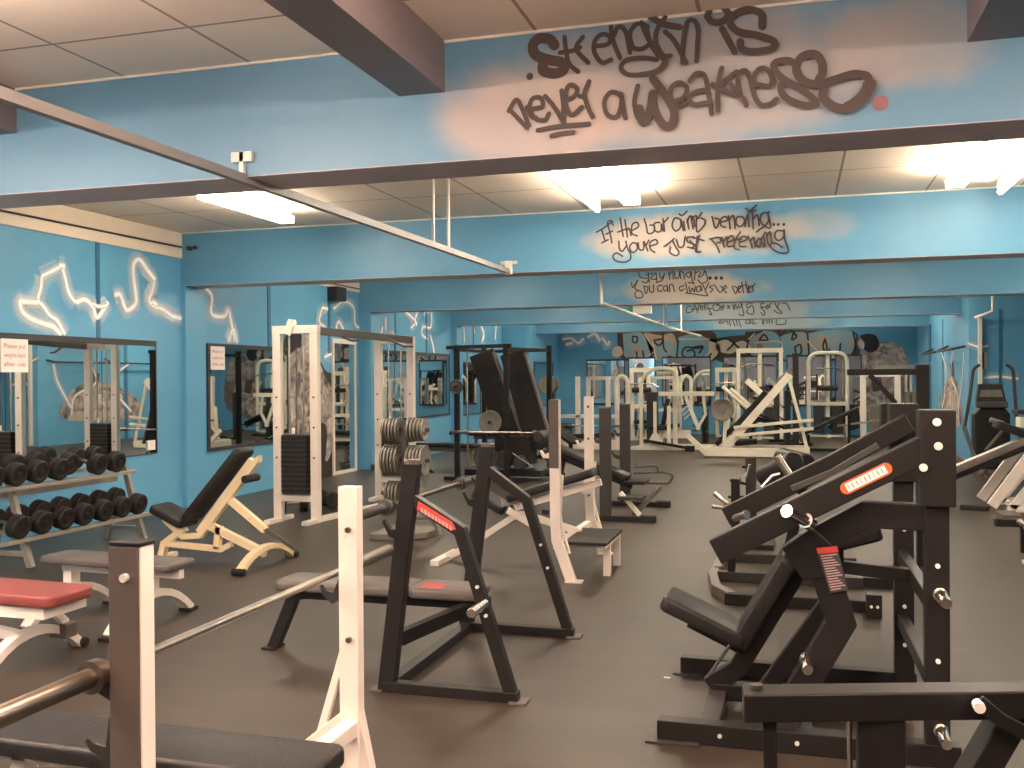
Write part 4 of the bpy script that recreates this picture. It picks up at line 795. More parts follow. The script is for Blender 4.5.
plate('dark plate at the base of the black squat rack',(-4.75,14.75,.38),(0,1,0),.2,.04,'darkplate','loose plates on the far racks')
# low bench along the wall left of it
t=thing('flat_bench','low black and silver bench against the left wall, behind the squat rack posts','bench',(-6.3,17.2,0))
part('bench_pad',MB().pad((-7.0,17.3,.38),(-5.6,16.9,.38),.3,.07,side=(.28,1,0)),'vinyl',t,0,smooth=True)
part('bench_frame',MB().bar((-6.9,17.27,.33),(-5.7,16.93,.33),.08,.08),'plate',t,.005)
for x,y in ((-6.85,17.25),(-5.75,16.95)): part('leg',MB().box((x-.03,y-.25,0),(x+.03,y+.25,.06)).box((x-.03,y-.03,0),(x+.03,y+.03,.34)),'plate',t,.004)
t=thing('ab_bench','black angled sit-up bench on the floor beside the left wall','bench',(-6.6,15.9,0))
part('pad',MB().pad((-6.9,16.0,.30),(-6.2,15.9,.42),.28,.07),'vinyl',t,0,smooth=True); part('frame',MB().sq([(-6.95,15.95,0),(-6.6,15.95,.33),(-6.1,15.95,.0)],.05,.05),'black',t,.003)
# ---- 10 foreground lever press
t=thing('lever_press','black plate-loaded lever press with angled seat, right foreground','leverage machine',(0,4.95,0))
part('base_rail',MB().box((-.61,4.395,.0),(.66,4.475,.095)),'black',t,.004); part('base_rail',MB().box((-.62,5.42,.0),(.60,5.49,.095)),'black',t,.004)
part('foot_plate',MB().box((-.66,4.36,0),(-.42,4.47,.01)),'grey',t,.002); part('foot_plate',MB().box((-.66,5.40,0),(-.5,5.50,.01)),'grey',t,.002)
for x in (-.38,.02): part('cross_rail',MB().box((x-.045,4.47,.01),(x+.045,5.42,.09)),'grey',t,.004)
for x,z in ((-.33,.05),(0.0,.05),(.3,.05)): part('bolt',MB().cyl((x,4.40,z),(x,4.388,z),.010,8),'bolt',t,0)
for k,(x,y) in enumerate(((.57,4.44),(.54,5.44))):
    p=part('upright_post',MB().box((x-.048,y-.04,0),(x+.048,y+.04,1.15)),'black',t,.005)
    for z in (.85,.45,.25): part('bolt',MB().cyl((x,y-.04,z),(x,y-.052,z),.010,8),'bolt',p,0)
    part('pivot_housing',MB().box((x-.07,y-.075,1.10),(x+.07,y+.075,1.505)),'black',t,.006)
    if k==0:
        for dx,z in ((-.005,1.455),(.0,1.355),(-.058,1.265)): part('bolt',MB().cyl((x+dx,y-.075,z),(x+dx,y-.09,z),.017,12),'bolt',t,.002,label='bright round bolt head')
for z in (.69,.36): part('crossbar',MB().bar((.55,4.48,z),(.53,5.40,z+.02),.05,.07),'black',t,.004)
for z in (.73,.16): part('storage_peg',MB().lathe((.58,4.40,z),(0,-1,0),[(.03,0),(.03,.01),(.025,.012),(.025,.16),(.021,.17)],18),'chrome',t,0,smooth=True)
part('storage_peg',MB().lathe((.045,4.53,.385),(0,-1,0),[(.032,0),(.032,.01),(.025,.012),(.025,.17),(.021,.18)],18),'chrome',t,0,smooth=True)
n=part('press_lever',MB().sq([(-.345,4.415,.87),(.55,4.415,1.355)],.075,.115),'black',t,.005)
part('press_lever',MB().sq([(-.36,5.32,.90),(.20,5.32,1.20),(.56,5.32,1.41)],.07,.10),'black',t,.005)
part('lever_link',MB().sq([(-.02,5.2,1.07),(.18,5.2,1.16),(.40,5.2,1.30)],.03,.03),'darkplate',t,.002)
# badge on the near lever
dirv=(V((.55,0,1.355))-V((-.345,0,.87))).normalized(); nv=V((-dirv.z,0,dirv.x))
def onlev(s,h,y): return V((-.345,y,.87))+dirv*s+nv*h
def pill(s0,s1,hh,y):
    P=[]
    for k in range(9): a=-math.pi/2+math.pi*k/8; P.append(onlev(s1-hh+hh*math.cos(a),hh*math.sin(a),y))
    for k in range(9): a=math.pi/2+math.pi*k/8; P.append(onlev(s0+hh+hh*math.cos(a),hh*math.sin(a),y))
    return P
bd=part('name_badge',MB().prism(pill(.605,.835,.026,4.3765),(0,-1,0),.001),'stripor',t,0,label='orange and white rounded name badge')
part('badge_field',MB().prism([onlev(a,b,4.3755) for a,b in((.63,-.018),(.81,-.018),(.81,.018),(.63,.018))],(0,-1,0),.001),'paper',bd,0)
for k in range(9):
    s=.638+k*.019; part('letter_mark',MB().prism([onlev(s+a,b,4.3745) for a,b in((0,-.012),(.005,-.012),(.005,.012),(0,.012))],(0,-1,0),.0006),'stripor' if k%3 else 'inkg',bd,0)
part('lever_peg',MB().lathe((.05,4.385,1.02),(-.42,-.65,.30),[(.034,-.02),(.034,.02),(.026,.022),(.026,.15),(.028,.155),(.028,.17)],18),'chrome',t,0,smooth=True)
a_=U(735,518,y=5.0); b_=U(752,513,y=4.9)
part('hand_grip',MB().lathe(a_,b_-a_,[(.012,-.01),(.018,0),(.018,.08),(.022,.085),(.022,.1)],12),'chrome',t,0,smooth=True)
part('upper_arm_frame',MB().sq([(.60,4.46,1.045),(.29,4.50,1.045),(.04,4.55,.89)],.07,.115),'black',t,.006)
part('joint_plate',MB().prism([(-.06,4.493,.88),(.07,4.493,.98),(.16,4.493,.90),(.15,4.493,.76),(.03,4.493,.74)],(0,1,0),.10),'black',t,.006)
lp=part('lower_arm_frame',MB().sq([(.10,4.535,.86),(.19,4.535,.56),(-.0,4.52,.22),(-.08,4.47,.05)],.07,.125),'black',t,.006)
wq=[(.055,.815),(.155,.845),(.225,.60),(.14,.575)]
LQ=[U(816,548,y=4.49),U(837,546,y=4.49),U(848,590,y=4.49),U(830,593,y=4.49)]
wl_=part('warning_label',MB().prism(LQ,(0,-1,0),.0012),'fram',lp,0,label='black warning sticker with a red heading')
LE=lambda f,g,dy=0:((LQ[0].lerp(LQ[3],f)).lerp(LQ[1].lerp(LQ[2],f),g)+V((0,-.0014-dy,0)))
part('label_heading',MB().prism([LE(0,0),LE(0,1),LE(.13,1),LE(.13,0)],(0,-1,0),.001),'stripred',wl_,0)
for k in range(14):
    f0=.17+k*.058; part('label_line',MB().prism([LE(f0,.1),LE(f0,.92-(k*7%4)*.09),LE(f0+.025,.92-(k*7%4)*.09),LE(f0+.025,.1)],(0,-1,0),.0008),'inkg',wl_,0)
part('seat_pad',MB().pad((-.66,4.95,.50),(-.24,4.95,.315),.30,.075),'vinyl',t,0,smooth=True)
part('seat_bracket',MB().sq([(-.52,4.95,.42),(-.26,4.95,.30)],.12,.04),'black',t,.004); part('seat_link',MB().bar((-.30,4.95,.35),(-.16,4.95,.40),.12,.05),'black',t,.004)
part('back_pad',MB().pad((-.24,4.95,.30),(.02,4.95,.76),.28,.09),'vinyl',t,0,smooth=True)
part('back_frame',MB().sq([(-.42,4.95,.10),(-.28,4.95,.20),(.10,4.95,.86)],.07,.09),'black',t,.005)
part('rear_brace',MB().sq([(.16,4.95,.56),(-.16,4.95,.08)],.07,.085),'black',t,.005)
part('centre_rail',MB().box((-.40,4.91,.04),(.54,4.99,.12)),'black',t,.004)
part('tie_bar',MB().sq([(.12,4.95,.60),(.24,4.95,.745),(.52,5.2,.73)] if 0 else [(.05,4.95,.74),(.54,4.95,.70)],.05,.06),'black',t,.004)
part('head_pad',MB().pad((.10,4.95,.785),(.40,4.95,.875),.20,.085),'vinyl',t,0,smooth=True); part('head_pad_post',MB().bar((.2,4.95,.58),(.19,4.95,.82),.06,.06),'black',t,.004)
part('adjust_lever',MB().cyl((-.42,4.92,.16),(-.31,4.86,.34),.009,8),'chrome',t,0)
# ---- 11 horizontal beam machine, lower right corner
t=thing('bench_station','black steel station with horizontal top beam, lower right corner of the photo','bench press',(.3,2.1,0))
ztop=.96; A_=U(742,684,z=ztop); B_=U(744,695,z=ztop); C_=U(1160,690,z=ztop); D_=U(1160,679,z=ztop)
part('top_beam',MB().prism([A_,B_,C_,D_],(0,0,-1),.062),'black',t,.004)
bc=(A_+B_)/2; dv=(C_-B_).normalized()
part('beam_bolt',MB().cyl(bc+dv*.03,bc+dv*.03+V((0,0,.012)),.014,10),'grey',t,.002)
cpt=lambda u,dz=0: bc+dv*((U(u,690,z=ztop)-bc).dot(dv))+V((0,0,dz))
p0=cpt(886)
part('leg_post',MB().box((p0.x-.055,p0.y-.02,0),(p0.x+.045,p0.y+.05,.90)),'black',t,.005)
part('foot_rail',MB().box((p0.x-.06,p0.y-.4,0),(p0.x+.05,p0.y+.5,.05)),'black',t,.004)
p1=cpt(770); part('thin_leg',MB().bar((p1.x,p1.y+.02,.90),(p1.x+.01,p1.y+.02,0),.03,.03),'black',t,.003)
part('chrome_rod',MB().cyl((p0.x-.07,p0.y+.03,.90),(p0.x-.06,p0.y+.05,.0),.006,8),'chrome',t,0)
p2=cpt(1010); part('diagonal_brace',MB().bar((p2.x+.02,p2.y+.02,.90),(p0.x+.02,p0.y+.02,.45),.06,.065),'black',t,.004)
part('curved_strap',MB().sq([cpt(978,-.012)+V((0,-.06,0)),cpt(1000,-.05)+V((0,-.07,0)),cpt(1080,-.14)+V((0,-.08,0))],.015,.03),'black',t,.002); part('bolt',MB().cyl(cpt(978,-.02)+V((0,-.055,0)),cpt(978,-.02)+V((0,-.085,0)),.012,10),'bolt',t,0)
pe=cpt(1150); part('leg_post',MB().box((pe.x-.05,pe.y-.02,0),(pe.x+.05,pe.y+.05,.90)),'black',t,.005)
# ---- 12 floor machine with parallel base rails behind the lever press
t=thing('chest_supported_row','black row machine with parallel floor rails and curved bar, behind the lever press','row machine',(0,7.9,0))
for y,x1 in ((7.2,.55),(8.0,.5),(8.85,.5)): part('base_rail',MB().box((-.62 if y>7.3 else -.50,y-.035,.0),(x1,y+.035,.08)),'grey' if y>7.3 else 'black',t,.004)
part('end_rail',MB().sq([(-.45,7.2,.045),(-.58,7.45,.045),(-.64,7.9,.045),(-.62,8.88,.045)],.08,.07,n=(0,0,1)),'midgrey',t,.004)
part('end_tab',MB().box((-.64,8.1,.085),(-.58,8.3,.10)),'plate',t,.003)
part('curved_bar',MB().tube([(-.50,8.0,.08),(-.49,8.0,.36),(-.36,7.9,.46),(-.12,7.8,.50)],.032,12,.12),'black',t,0,smooth=True)
part('centre_post',MB().bar((-.12,7.9,.0),(.02,7.9,.62),.07,.08),'black',t,.004)
part('end_plate',MB().box((.46,7.0,.0),(.56,7.12,.16)),'black',t,.004)
for x in (.49,.53): part('bolt',MB().cyl((x,7.0,.08),(x,6.99,.08),.010,8),'bolt',t,0)
part('chest_roller',MB().pad((-.20,7.0,.90),(.02,7.0,1.07),.30,.10) if 0 else MB().cyl((-.22,7.3,.92),(.0,7.0,1.06),.075,18),'vinyl',t,.012,smooth=True)
part('roller_pad',MB().cyl((-.10,7.5,1.05),(.08,7.2,1.03),.07,18),'vinyl',t,.012,smooth=True)
part('chrome_peg',MB().cyl(U(777,456,y=6.9),U(790,476,y=6.9),.028,16),'chrome',t,.003,smooth=True)
part('wire_handle',MB().tube([U(762,487,y=6.9),U(772,476,y=6.9),U(780,474,y=6.9)],.011,8,.03),'chrome',t,0)
part('roller_arm',MB().bar((.0,7.25,1.0),(.1,7.7,.6),.06,.06),'black',t,.004)
part('tall_column',MB().box((.96,8.6,0),(1.06,8.7,1.74)),'black',t,.005)
part('column_box',MB().box((.68,8.5,1.10),(.96,8.7,1.42)),'black2',t,.01); part('bolt',MB().cyl((.82,8.5,1.26),(.82,8.485,1.26),.015,10),'bolt',t,0)
part('long_arm',MB().sq([(.42,8.6,1.68),(.96,8.6,1.68)],.05,.05),'black',t,.004); part('arm_brace',MB().bar((.60,8.6,1.66),(.80,8.6,1.42),.04,.04),'black',t,.003)
part('side_rail',MB().box((.5,8.0,.0),(1.06,8.08,.08)).box((.98,8.08,.0),(1.06,8.7,.08)),'black',t,.004)
# ---- 13 small chrome-pegged machine
t=thing('plate_peg_stand','short black stand with chrome pegs and pale handles, mid floor right of centre','plate rack',(-.45,9.8,0))
def P9(u,v,y=9.8): return U(u,v,y=y)
part('post',MB().box((-.47,9.78,0),(-.37,9.88,.86)),'grey',t,.004); part('post',MB().box((-.60,9.6,0),(-.52,9.7,.66)),'black',t,.004)
for a,b in (((746,478),(750,464)),((736,495),(739,477)),((712,506),(727,508)),((714,493),(727,504)),((742,518),(753,512))):
    part('chrome_peg',MB().cyl(P9(*a),P9(*b),.024,14),'chrome',t,.003,smooth=True)
for a,b in (((730,480),(746,484)),((728,497),(744,497)),((742,467),(754,466))): part('cross_pin',MB().cyl(P9(*a),P9(*b),.014,10),'black',t,0)
part('base',MB().box((-.72,9.5,0),(-.2,9.95,.05)),'black',t,.004)
part('handle_bracket',MB().bar(P9(727,506),(-.52,9.65,.4),.04,.04),'black',t,.003)
# ---- 14 leg press (cream)
t=thing('leg_press','cream angled leg press with long diagonal rails, centre of the far half','leg press',(-.8,20.6,0))
for y in (20.2,21.2):
    part('base_rail',MB().box((-1.75,y-.04,.03),(.25,y+.04,.20)),'cream',t,.006)
    part('slide_rail',MB().sq([(-1.40,y,.16),(-.10,y,1.68)],.07,.15),'cream',t,.006)
    part('rear_strut',MB().sq([(-.12,y,1.62),(.25,y,.1)],.05,.06),'cream',t,.004)
    part('upright_strut',MB().sq([(-1.40,y,.2),(-1.35,y,1.0)],.06,.07),'cream',t,.004)
part('cross_rail',MB().box((-1.8,20.2,.03),(-1.7,21.2,.18)),'cream',t,.005); part('cross_rail',MB().box((.18,20.2,.03),(.28,21.2,.18)),'cream',t,.005)
part('foot_board',MB().bar((-.38,20.7,1.52),(-.05,20.7,1.84),.55,.05,(-1,0,1)),'plate',t,.006)
part('front_leg',MB().sq([(-1.75,20.2,.08),(-2.14,20.2,.46)],.08,.10),'cream',t,.005)
part('carriage',MB().sq([(-1.15,20.7,.62),(-.55,20.7,1.32)],.7,.16),'black2',t,.01)
for k,s in enumerate((.0,.16)): part('carriage_rod',MB().cyl((-1.45+s,20.6,1.45-s*.3),(-.95+s,20.6,1.0-s*.3),.04,12),'cream',t,0,smooth=True)
part('sled_arm',MB().sq([(-.95,20.4,1.58),(-.45,20.4,1.10)],.06,.12),'cream',t,.005)
part('back_pad',MB().pad((-1.55,20.7,.2),(-1.1,20.7,.66),.45,.10),'vinyl',t,0,smooth=True); part('seat_pad',MB().pad((-1.2,20.7,.22),(-.75,20.7,.26),.45,.10),'vinyl',t,0,smooth=True)
part('black_column',MB().box((-.05,22.0,0),(.08,22.1,2.15)),'grey',t,.005)
for z in (.45,.62): part('side_bar',MB().bar((-1.2,20.15,z),(.35,20.15,z+.16),.04,.06),'cream',t,.004)
plate('round grey plate hanging at the left of the cream leg press',(-1.42,20.1,.98),(0,1,0),.23,.05,'plate','loose plates on the far racks')
t=thing('decline_board','black sloping board on short legs, right of the cream leg press','bench',(.9,22.5,0))
part('board',MB().pad((.15,22.4,.32),(1.35,22.4,.92),.35,.07),'vinyl',t,0,smooth=True); part('frame',MB().box((.1,22.35,0),(1.35,22.45,.06)).box((1.1,22.37,.06),(1.16,22.43,.8)).box((.25,22.37,.06),(.31,22.43,.36)),'black',t,.004)
# ---- 15 cream chest press (left of leg press)
t=thing('chest_press','cream chest press with rounded top frame, left of the cream leg press','chest press',(-3.0,22.6,0))
part('round_frame',MB().tube([(-3.42,22.4,.05),(-3.42,22.4,1.62),(-3.15,22.4,1.86),(-2.60,22.4,1.86),(-2.60,22.4,1.3)],.045,12,.25),'cream',t,0,smooth=True)
part('round_frame',MB().tube([(-3.1,22.7,1.74),(-2.6,22.7,1.74)],.04,12),'cream',t,0,smooth=True)
part('cross_arm',MB().box((-3.0,22.3,1.22),(-1.75,22.4,1.32)),'cream',t,.006)
part('main_post',MB().box((-2.72,22.6,0),(-2.62,22.7,1.9)),'cream',t,.006)
part('arm_strut',MB().sq([(-2.4,22.35,1.22),(-2.1,22.35,.45)],.06,.08),'cream',t,.005); part('arm_strut',MB().sq([(-2.0,22.35,1.22),(-1.95,22.35,.8),(-2.15,22.35,.45)],.05,.06),'cream',t,.005); part('arm_strut',MB().sq([(-2.75,22.35,1.22),(-2.95,22.35,.2)],.05,.07),'cream',t,.005)
part('base_foot',MB().prism([(-3.62,22.0,0),(-2.45,22.0,0),(-2.5,22.0,.08),(-2.85,22.0,.12),(-3.0,22.0,.38),(-3.1,22.0,.38),(-3.25,22.0,.12),(-3.6,22.0,.08)],(0,1,0),.09),'cream',t,.005)
part('front_post',MB().box((-3.09,22.02,.3),(-3.02,22.09,1.1)),'cream',t,.004); part('seat_post',MB().box((-2.78,22.02,.05),(-2.70,22.10,1.0)),'cream',t,.004)
part('seat_pad',MB().pad((-3.2,22.3,.45),(-2.8,22.3,.45),.4,.09),'vinyl',t,0,smooth=True); part('back_pad',MB().pad((-2.86,22.35,.55),(-2.74,22.35,1.15),.3,.09),'vinyl',t,0,smooth=True)
part('base_rail',MB().box((-3.5,22.3,0),(-1.9,22.4,.08)).box((-3.5,22.9,0),(-1.9,23.0,.08)),'cream',t,.005)
part('black_foot',MB().box((-2.35,21.7,0),(-2.15,21.9,.12)),'rubber',t,.01); part('low_bar',MB().bar((-3.3,22.0,.22),(-2.35,21.8,.08),.08,.06),'black2',t,.005)
part('stack_cover',MB().box((-3.35,22.75,.1),(-3.1,23.0,1.3)),'darkplate',t,.01)
# ---- 16 cable station & arched lat machine at the far wall
def stack_tower(label,x0,x1,y,zt,rounded,dark=True,name='lat_pulldown'):
    t=thing(name,label,'cable machine',((x0+x1)/2,y,0))
    if rounded: part('arched_frame',MB().tube([(x0,y,.02),(x0,y,zt),(x1,y,zt),(x1,y,.02)],.055,12,.3),'cream',t,0,smooth=True)
    else:
        for x in (x0,x1): part('tower_post',MB().box((x-.05,y-.05,0),(x+.05,y+.05,zt)),'cream',t,.006)
        part('top_beam',MB().box((x0-.055,y-.055,zt-.12),(x1+.055,y+.055,zt+.003)),'cream',t,.006)
    xm=(x0+x1)/2
    part('centre_post',MB().box((xm-.05,y+.06,.3),(xm+.05,y+.16,zt+.05)),'cream',t,.005)
    part('mid_beam',MB().box((x0,y-.05,.85),(x1,y+.05,.95)),'cream',t,.005)
    part('weight_stack',MB().box((x0+.12,y+.02,.1),(xm-.1,y+.3,.82)),'darkplate',t,.01); part('weight_stack',MB().box((xm+.1,y+.02,.1),(x1-.12,y+.3,.82)),'darkplate',t,.01)
    part('seat_pad',MB().pad((xm-.2,y-.25,.45),(xm+.2,y-.25,.45),.35,.09),'vinyl',t,0,smooth=True); part('thigh_pad',MB().cyl((xm-.25,y-.2,1.32),(xm+.25,y-.2,1.32),.07,14),'vinyl',t,.01,smooth=True)
    part('pulley',MB().lathe((xm,y-.02,zt+.04),(0,1,0),[(.09,0),(.09,.02),(.07,.03),(.09,.04),(.09,.06)],18),'midgrey',t,0)
    part('base_rail',MB().box((xm-.05,y-.6,0),(xm+.05,y+.3,.07)).box((x0,y-.04,0),(x1,y+.04,.05)),'cream',t,.004)
    part('pull_bar',MB().tube([(xm-.45,y-.15,zt-.5),(xm-.3,y-.15,zt-.42),(xm+.3,y-.15,zt-.42),(xm+.45,y-.15,zt-.5)],.018,8,.06),'chrome',t,0)
    return t
stack_tower('cream arched pulldown machine against the far wall, right of the leg press',.36,1.36,27.7,2.28,True)
stack_tower('cream square-topped cable station at the far wall behind the leg press',-1.45,-.35,26.6,2.4,False,name='cable_station')
stack_tower('cream pulldown frame at the far wall between the chest press and the leg press',-2.05,-1.6,27.2,1.9,False,name='pulldown_frame')
# ---- 17 white smith machine left of centre
t=thing('smith_machine','white smith machine frame in front of the far wall mirror, left of centre','smith machine',(-4.6,22.5,0))
for x,y in ((-4.83,22.0),(-4.12,22.0),(-4.83,23.2),(-4.12,23.2)):
    part('frame_post',MB().box((x-.05,y-.05,0),(x+.05,y+.05,1.68)),'white',t,.006)
part('cross_beam',MB().box((-5.55,21.95,.72),(-3.9,22.05,.8)),'white',t,.005); part('base_beam',MB().box((-5.3,21.9,.0),(-3.7,22.1,.22)),'white',t,.006)
part('top_beam',MB().box((-4.83,23.15,1.60),(-4.12,23.25,1.68)),'white',t,.005)
part('round_grip',MB().tube([(-3.95,22.2,.9),(-4.0,22.2,1.5),(-3.85,22.2,1.72),(-3.7,22.2,1.6),(-3.7,22.2,.7)],.05,10,.12),'cream',t,0,smooth=True)
part('seat_pad',MB().pad((-5.2,22.0,.24),(-4.0,22.0,.30),.4,.1),'vinyl',t,0,smooth=True)
for k in range(3): part('selector_arm',MB().bar((-3.95+.05*k,21.9,.72-.1*k),(-3.72+.04*k,21.9,.92-.1*k),.03,.03),'white',t,0)
for x in (-4.83,-4.12): part('bar_hook',MB().box((x-.02,21.78,.51),(x+.02,21.96,.535)),'white',t,.002)
barbell('barbell on the white smith machine',22.1 if 0 else 21.8,.55,-4.9,-4.0,.3,ax='x')
t=thing('plate_post','grey post carrying two round plates, left of the white smith machine','plate rack',(-5.75,21.0,0))
part('post',MB().box((-5.32,21.22,0),(-5.20,21.34,1.55)),'darkplate',t,.01); part('base',MB().box((-5.5,21.0,0),(-5.0,21.5,.06)),'darkplate',t,.01)
for z in (1.5,): part('peg',MB().cyl((-5.26,21.22,z),(-5.26,20.95,z),.03,10),'darkplate',t,0)
plate('round grey plate, nearer one high on the post beside the smith machine',(-5.30,21.00,1.5),(0,1,0),.2,.05,'plate','loose plates on the far racks'); plate('round grey plate, farther one high on the post beside the smith machine',(-5.26,21.12,1.5),(0,1,0),.2,.05,'plate','loose plates on the far racks')
# ---- 18 low dark benches along the left far wall
for i,(x,y,l) in enumerate(((-6.2,20.0,'low dark bench on the floor by the left wall, beyond the squat rack'),(-5.9,24.0,'dark padded bench near the far left corner'))):
    t=thing('flat_bench',l,'bench',(x,y,0))
    part('bench_pad',MB().pad((x-.6,y,.42),(x+.6,y,.42),.35,.09),'vinyl',t,0,smooth=True); part('bench_frame',MB().box((x-.5,y-.05,.34),(x+.5,y+.05,.42)),'midgrey',t,.004)
    for s in (-.45,.45): part('leg',MB().box((x+s-.03,y-.03,.05),(x+s+.03,y+.03,.34)),'midgrey',t,.004); part('foot',MB().box((x+s-.04,y-.3,0),(x+s+.04,y+.3,.05)),'midgrey',t,.004)
# ---- 19 cream frame in front of the crouching figure mural
t=thing('cable_station','cream rectangular frame with small weight plates before the crouching figure mural','cable machine',(2.0,25.6,0))
for x in (1.62,2.42): part('tower_post',MB().box((x-.07,25.5,0),(x+.07,25.6,1.72)),'white',t,.006)
part('top_beam',MB().box((1.545,25.49,1.62),(2.495,25.61,1.78)),'white',t,.006); part('name_board',MB().box((1.9,25.6,1.80),(3.0,25.65,1.90)),'plate',t,.005)
part('base_rail',MB().box((1.55,25.3,0),(2.49,25.9,.06)),'white',t,.005)
for k in range(4): part('guide_rod',MB().cyl((2.65+.12*k,25.9,.0),(2.65+.12*k,25.9,1.75),.03,8),'white',t,0)
for k in range(3): part('weight_plate',MB().box((2.62+.14*k,25.7,.95),(2.73+.14*k,25.9,1.25)),'plate',t,.01)
part('stack',MB().box((1.8,25.7,.1),(2.2,25.95,.9)),'plate',t,.01); part('low_arm',MB().bar((1.0,25.2,.42),(2.4,25.2,.62),.05,.05),'chrome',t,.004)
part('low_arm_leg',MB().bar((1.15,25.2,.44),(1.2,25.2,0),.05,.05),'plate',t,.004)
# ---- 20 right side: white bench machine with sloping beam
t=thing('leg_press_bench','white triangular-framed bench with a long sloping silver beam, right edge','bench',(2.6,13.4,0))
a1=U(905,512,y=13.2); a2=U(1012,462,y=13.2)
part('slide_beam',MB().sq([(1.52,13.2,.28),(2.82,13.2,.90)],.16,.09),'steel',t,.006); part('beam_underside',MB().sq([(1.54,13.2,.20),(2.84,13.2,.81)],.12,.06),'black',t,.005)
part('beam_foot',MB().sq([(1.6,13.2,.26),(1.55,13.2,0)],.1,.08),'black',t,.004)
for y in (12.9,13.6):
    part('side_frame',MB().sq([(2.28,y,.06),(2.95,y,1.05)],.06,.12),'white',t,.006); part('side_frame',MB().sq([(2.45,y,.04),(3.3,y,.04)],.06,.10),'white',t,.006); part('side_frame',MB().sq([(2.5,y,.04),(3.05,y,.78)],.06,.09),'white',t,.006)
part('seat_pad',MB().pad((2.35,13.2,1.00),(3.05,13.2,.74),.3,.10),'vinyl',t,0,smooth=True); part('hand_grip',MB().cyl((2.30,13.1,1.10),(2.45,13.1,1.05),.03,12),'plate',t,.004,smooth=True)
part('head_rest',MB().pad((2.85,13.2,1.06),(3.25,13.2,1.16),.35,.12),'red' if 0 else 'greyvinyl',t,0,smooth=True)
part('hanger_strut',MB().bar((2.25,13.1,.72),(2.5,13.1,1.04),.03,.03),'midgrey',t,.003)
part('hub',MB().cyl((2.78,13.05,.80),(2.78,13.35,.80),.09,16),'darkplate',t,.01,smooth=True)
t=thing('roller_stand','black roller with round end on a grey leg, left of the white triangular bench','roller',(2.0,15.5,0))
part('roller',MB().cyl((1.88,15.8,.62),(2.05,15.4,.62),.13,18),'rubber',t,.02,smooth=True); part('arm',MB().bar((2.0,15.6,.62),(2.6,15.4,.2),.10,.10),'midgrey',t,.01); part('leg',MB().bar((1.95,15.6,.55),(1.9,15.8,0),.08,.08),'midgrey',t,.01); part('leg',MB().bar((2.55,15.4,.25),(2.7,15.4,0),.08,.08),'midgrey',t,.01)
t=thing('foot_block','small grey steel foot on the floor near the right edge','foot rail',(2.45,11.9,0))
part('block',MB().box((2.22,11.9,0),(2.42,12.3,.09)),'midgrey',t,.01); part('bar',MB().bar((2.35,12.1,.06),(3.0,12.4,.06),.05,.05),'midgrey',t,.004)
tag(part('floor_bar',MB().bar((1.95,13.0,.03),(2.25,12.9,.03),.12,.06),'black2',None,.01,loc=(2.1,12.95,0)),'short black bar lying on the floor under the sloping beam','bar')
t=thing('chrome_handle_bench','pale bench with chrome handle and black roller at the right edge','bench',(2.1,9.2,0))
part('panel',MB().prism([(1.86,9.1,.35),(2.4,9.1,.30),(2.3,9.1,.0),(2.0,9.1,.0)],(0,1,0),.06),'cream',t,.006); part('foot',MB().box((1.9,8.9,0),(2.4,9.4,.03)),'cream',t,.005)
part('handle',MB().lathe((1.80,9.05,.42),(.8,0,-.55),[(.02,0),(.024,.01),(.024,.18),(.028,.2),(.028,.22)],14),'chrome',t,0,smooth=True); part('roller',MB().cyl((1.98,9.1,.31),(2.5,9.1,.31),.06,16),'rubber',t,.01,smooth=True)
part('back_bar',MB().box((1.78,9.9,.24),(2.7,10.0,.31)),'black',t,.006); part('back_leg',MB().box((2.0,9.92,0),(2.06,9.98,.24)),'black',t,.004)
# ---- 21 cardio machines by the facing wall
def elliptical(x,y,label,rz=0,name='elliptical_trainer'):
    t=thing(name,label,'cardio machine',(x,y,0))
    part('housing',MB().prism([(x-.22,y,.08),(x-.22,y,1.0),(x-.12,y,1.1),(x+.24,y,1.1),(x+.32,y,1.0),(x+.32,y,.08)],(0,1,0),.35),'black2',t,.03)
    part('console',MB().prism([(x-.2,y,1.18),(x-.16,y,1.5),(x+.2,y,1.5),(x+.27,y,1.18)],(0,1,0),.15),'grey',t,.02); part('console_tray',MB().box((x-.2,y-.06,1.1),(x+.28,y+.1,1.2)),'darkplate',t,.02)
    part('console_screen',MB().prism([(x-.15,y-.004,1.28),(x-.13,y-.004,1.40),(x+.18,y-.004,1.40),(x+.21,y-.004,1.28)],(0,-1,0),.004),'plate',t,.002)
    for s in (-1,1): part('swing_handle',MB().tube([(x+s*.40,y-.1,.75),(x+s*.34+.03,y-.1,1.3),(x+s*.30+.04,y-.1,1.75),(x+s*.2+.04,y-.1,1.82)],.028,10,.08),'fram',t,0,smooth=True)
    for s in (-1,1): part('pedal_arm',MB().bar((x+s*.40,y-.1,.78),(x+s*.36,y-1.1,.22),.05,.06),'fram',t,.005); part('foot_pedal',MB().box((x+s*.36-.09,y-1.3,.24),(x+s*.36+.09,y-.85,.29)),'rubber',t,.01)
    part('base_rail',MB().box((x-.3,y-.02,0),(x+.38,y+.3,.08)).box((x-.04,y-1.3,0),(x+.06,y,.08)).box((x-.3,y-1.5,0),(x+.3,y-1.35,.06)),'midgrey',t,.01)
    return t
elliptical(3.1,17.7,'black elliptical trainer with a grey console near the inner right wall')
elliptical(4.25,17.9,'second elliptical trainer at the right edge, arms reaching up')
t=thing('exercise_bike','dark seated machine at the far right edge beside the elliptical trainers','cardio machine',(4.2,14.9,0))
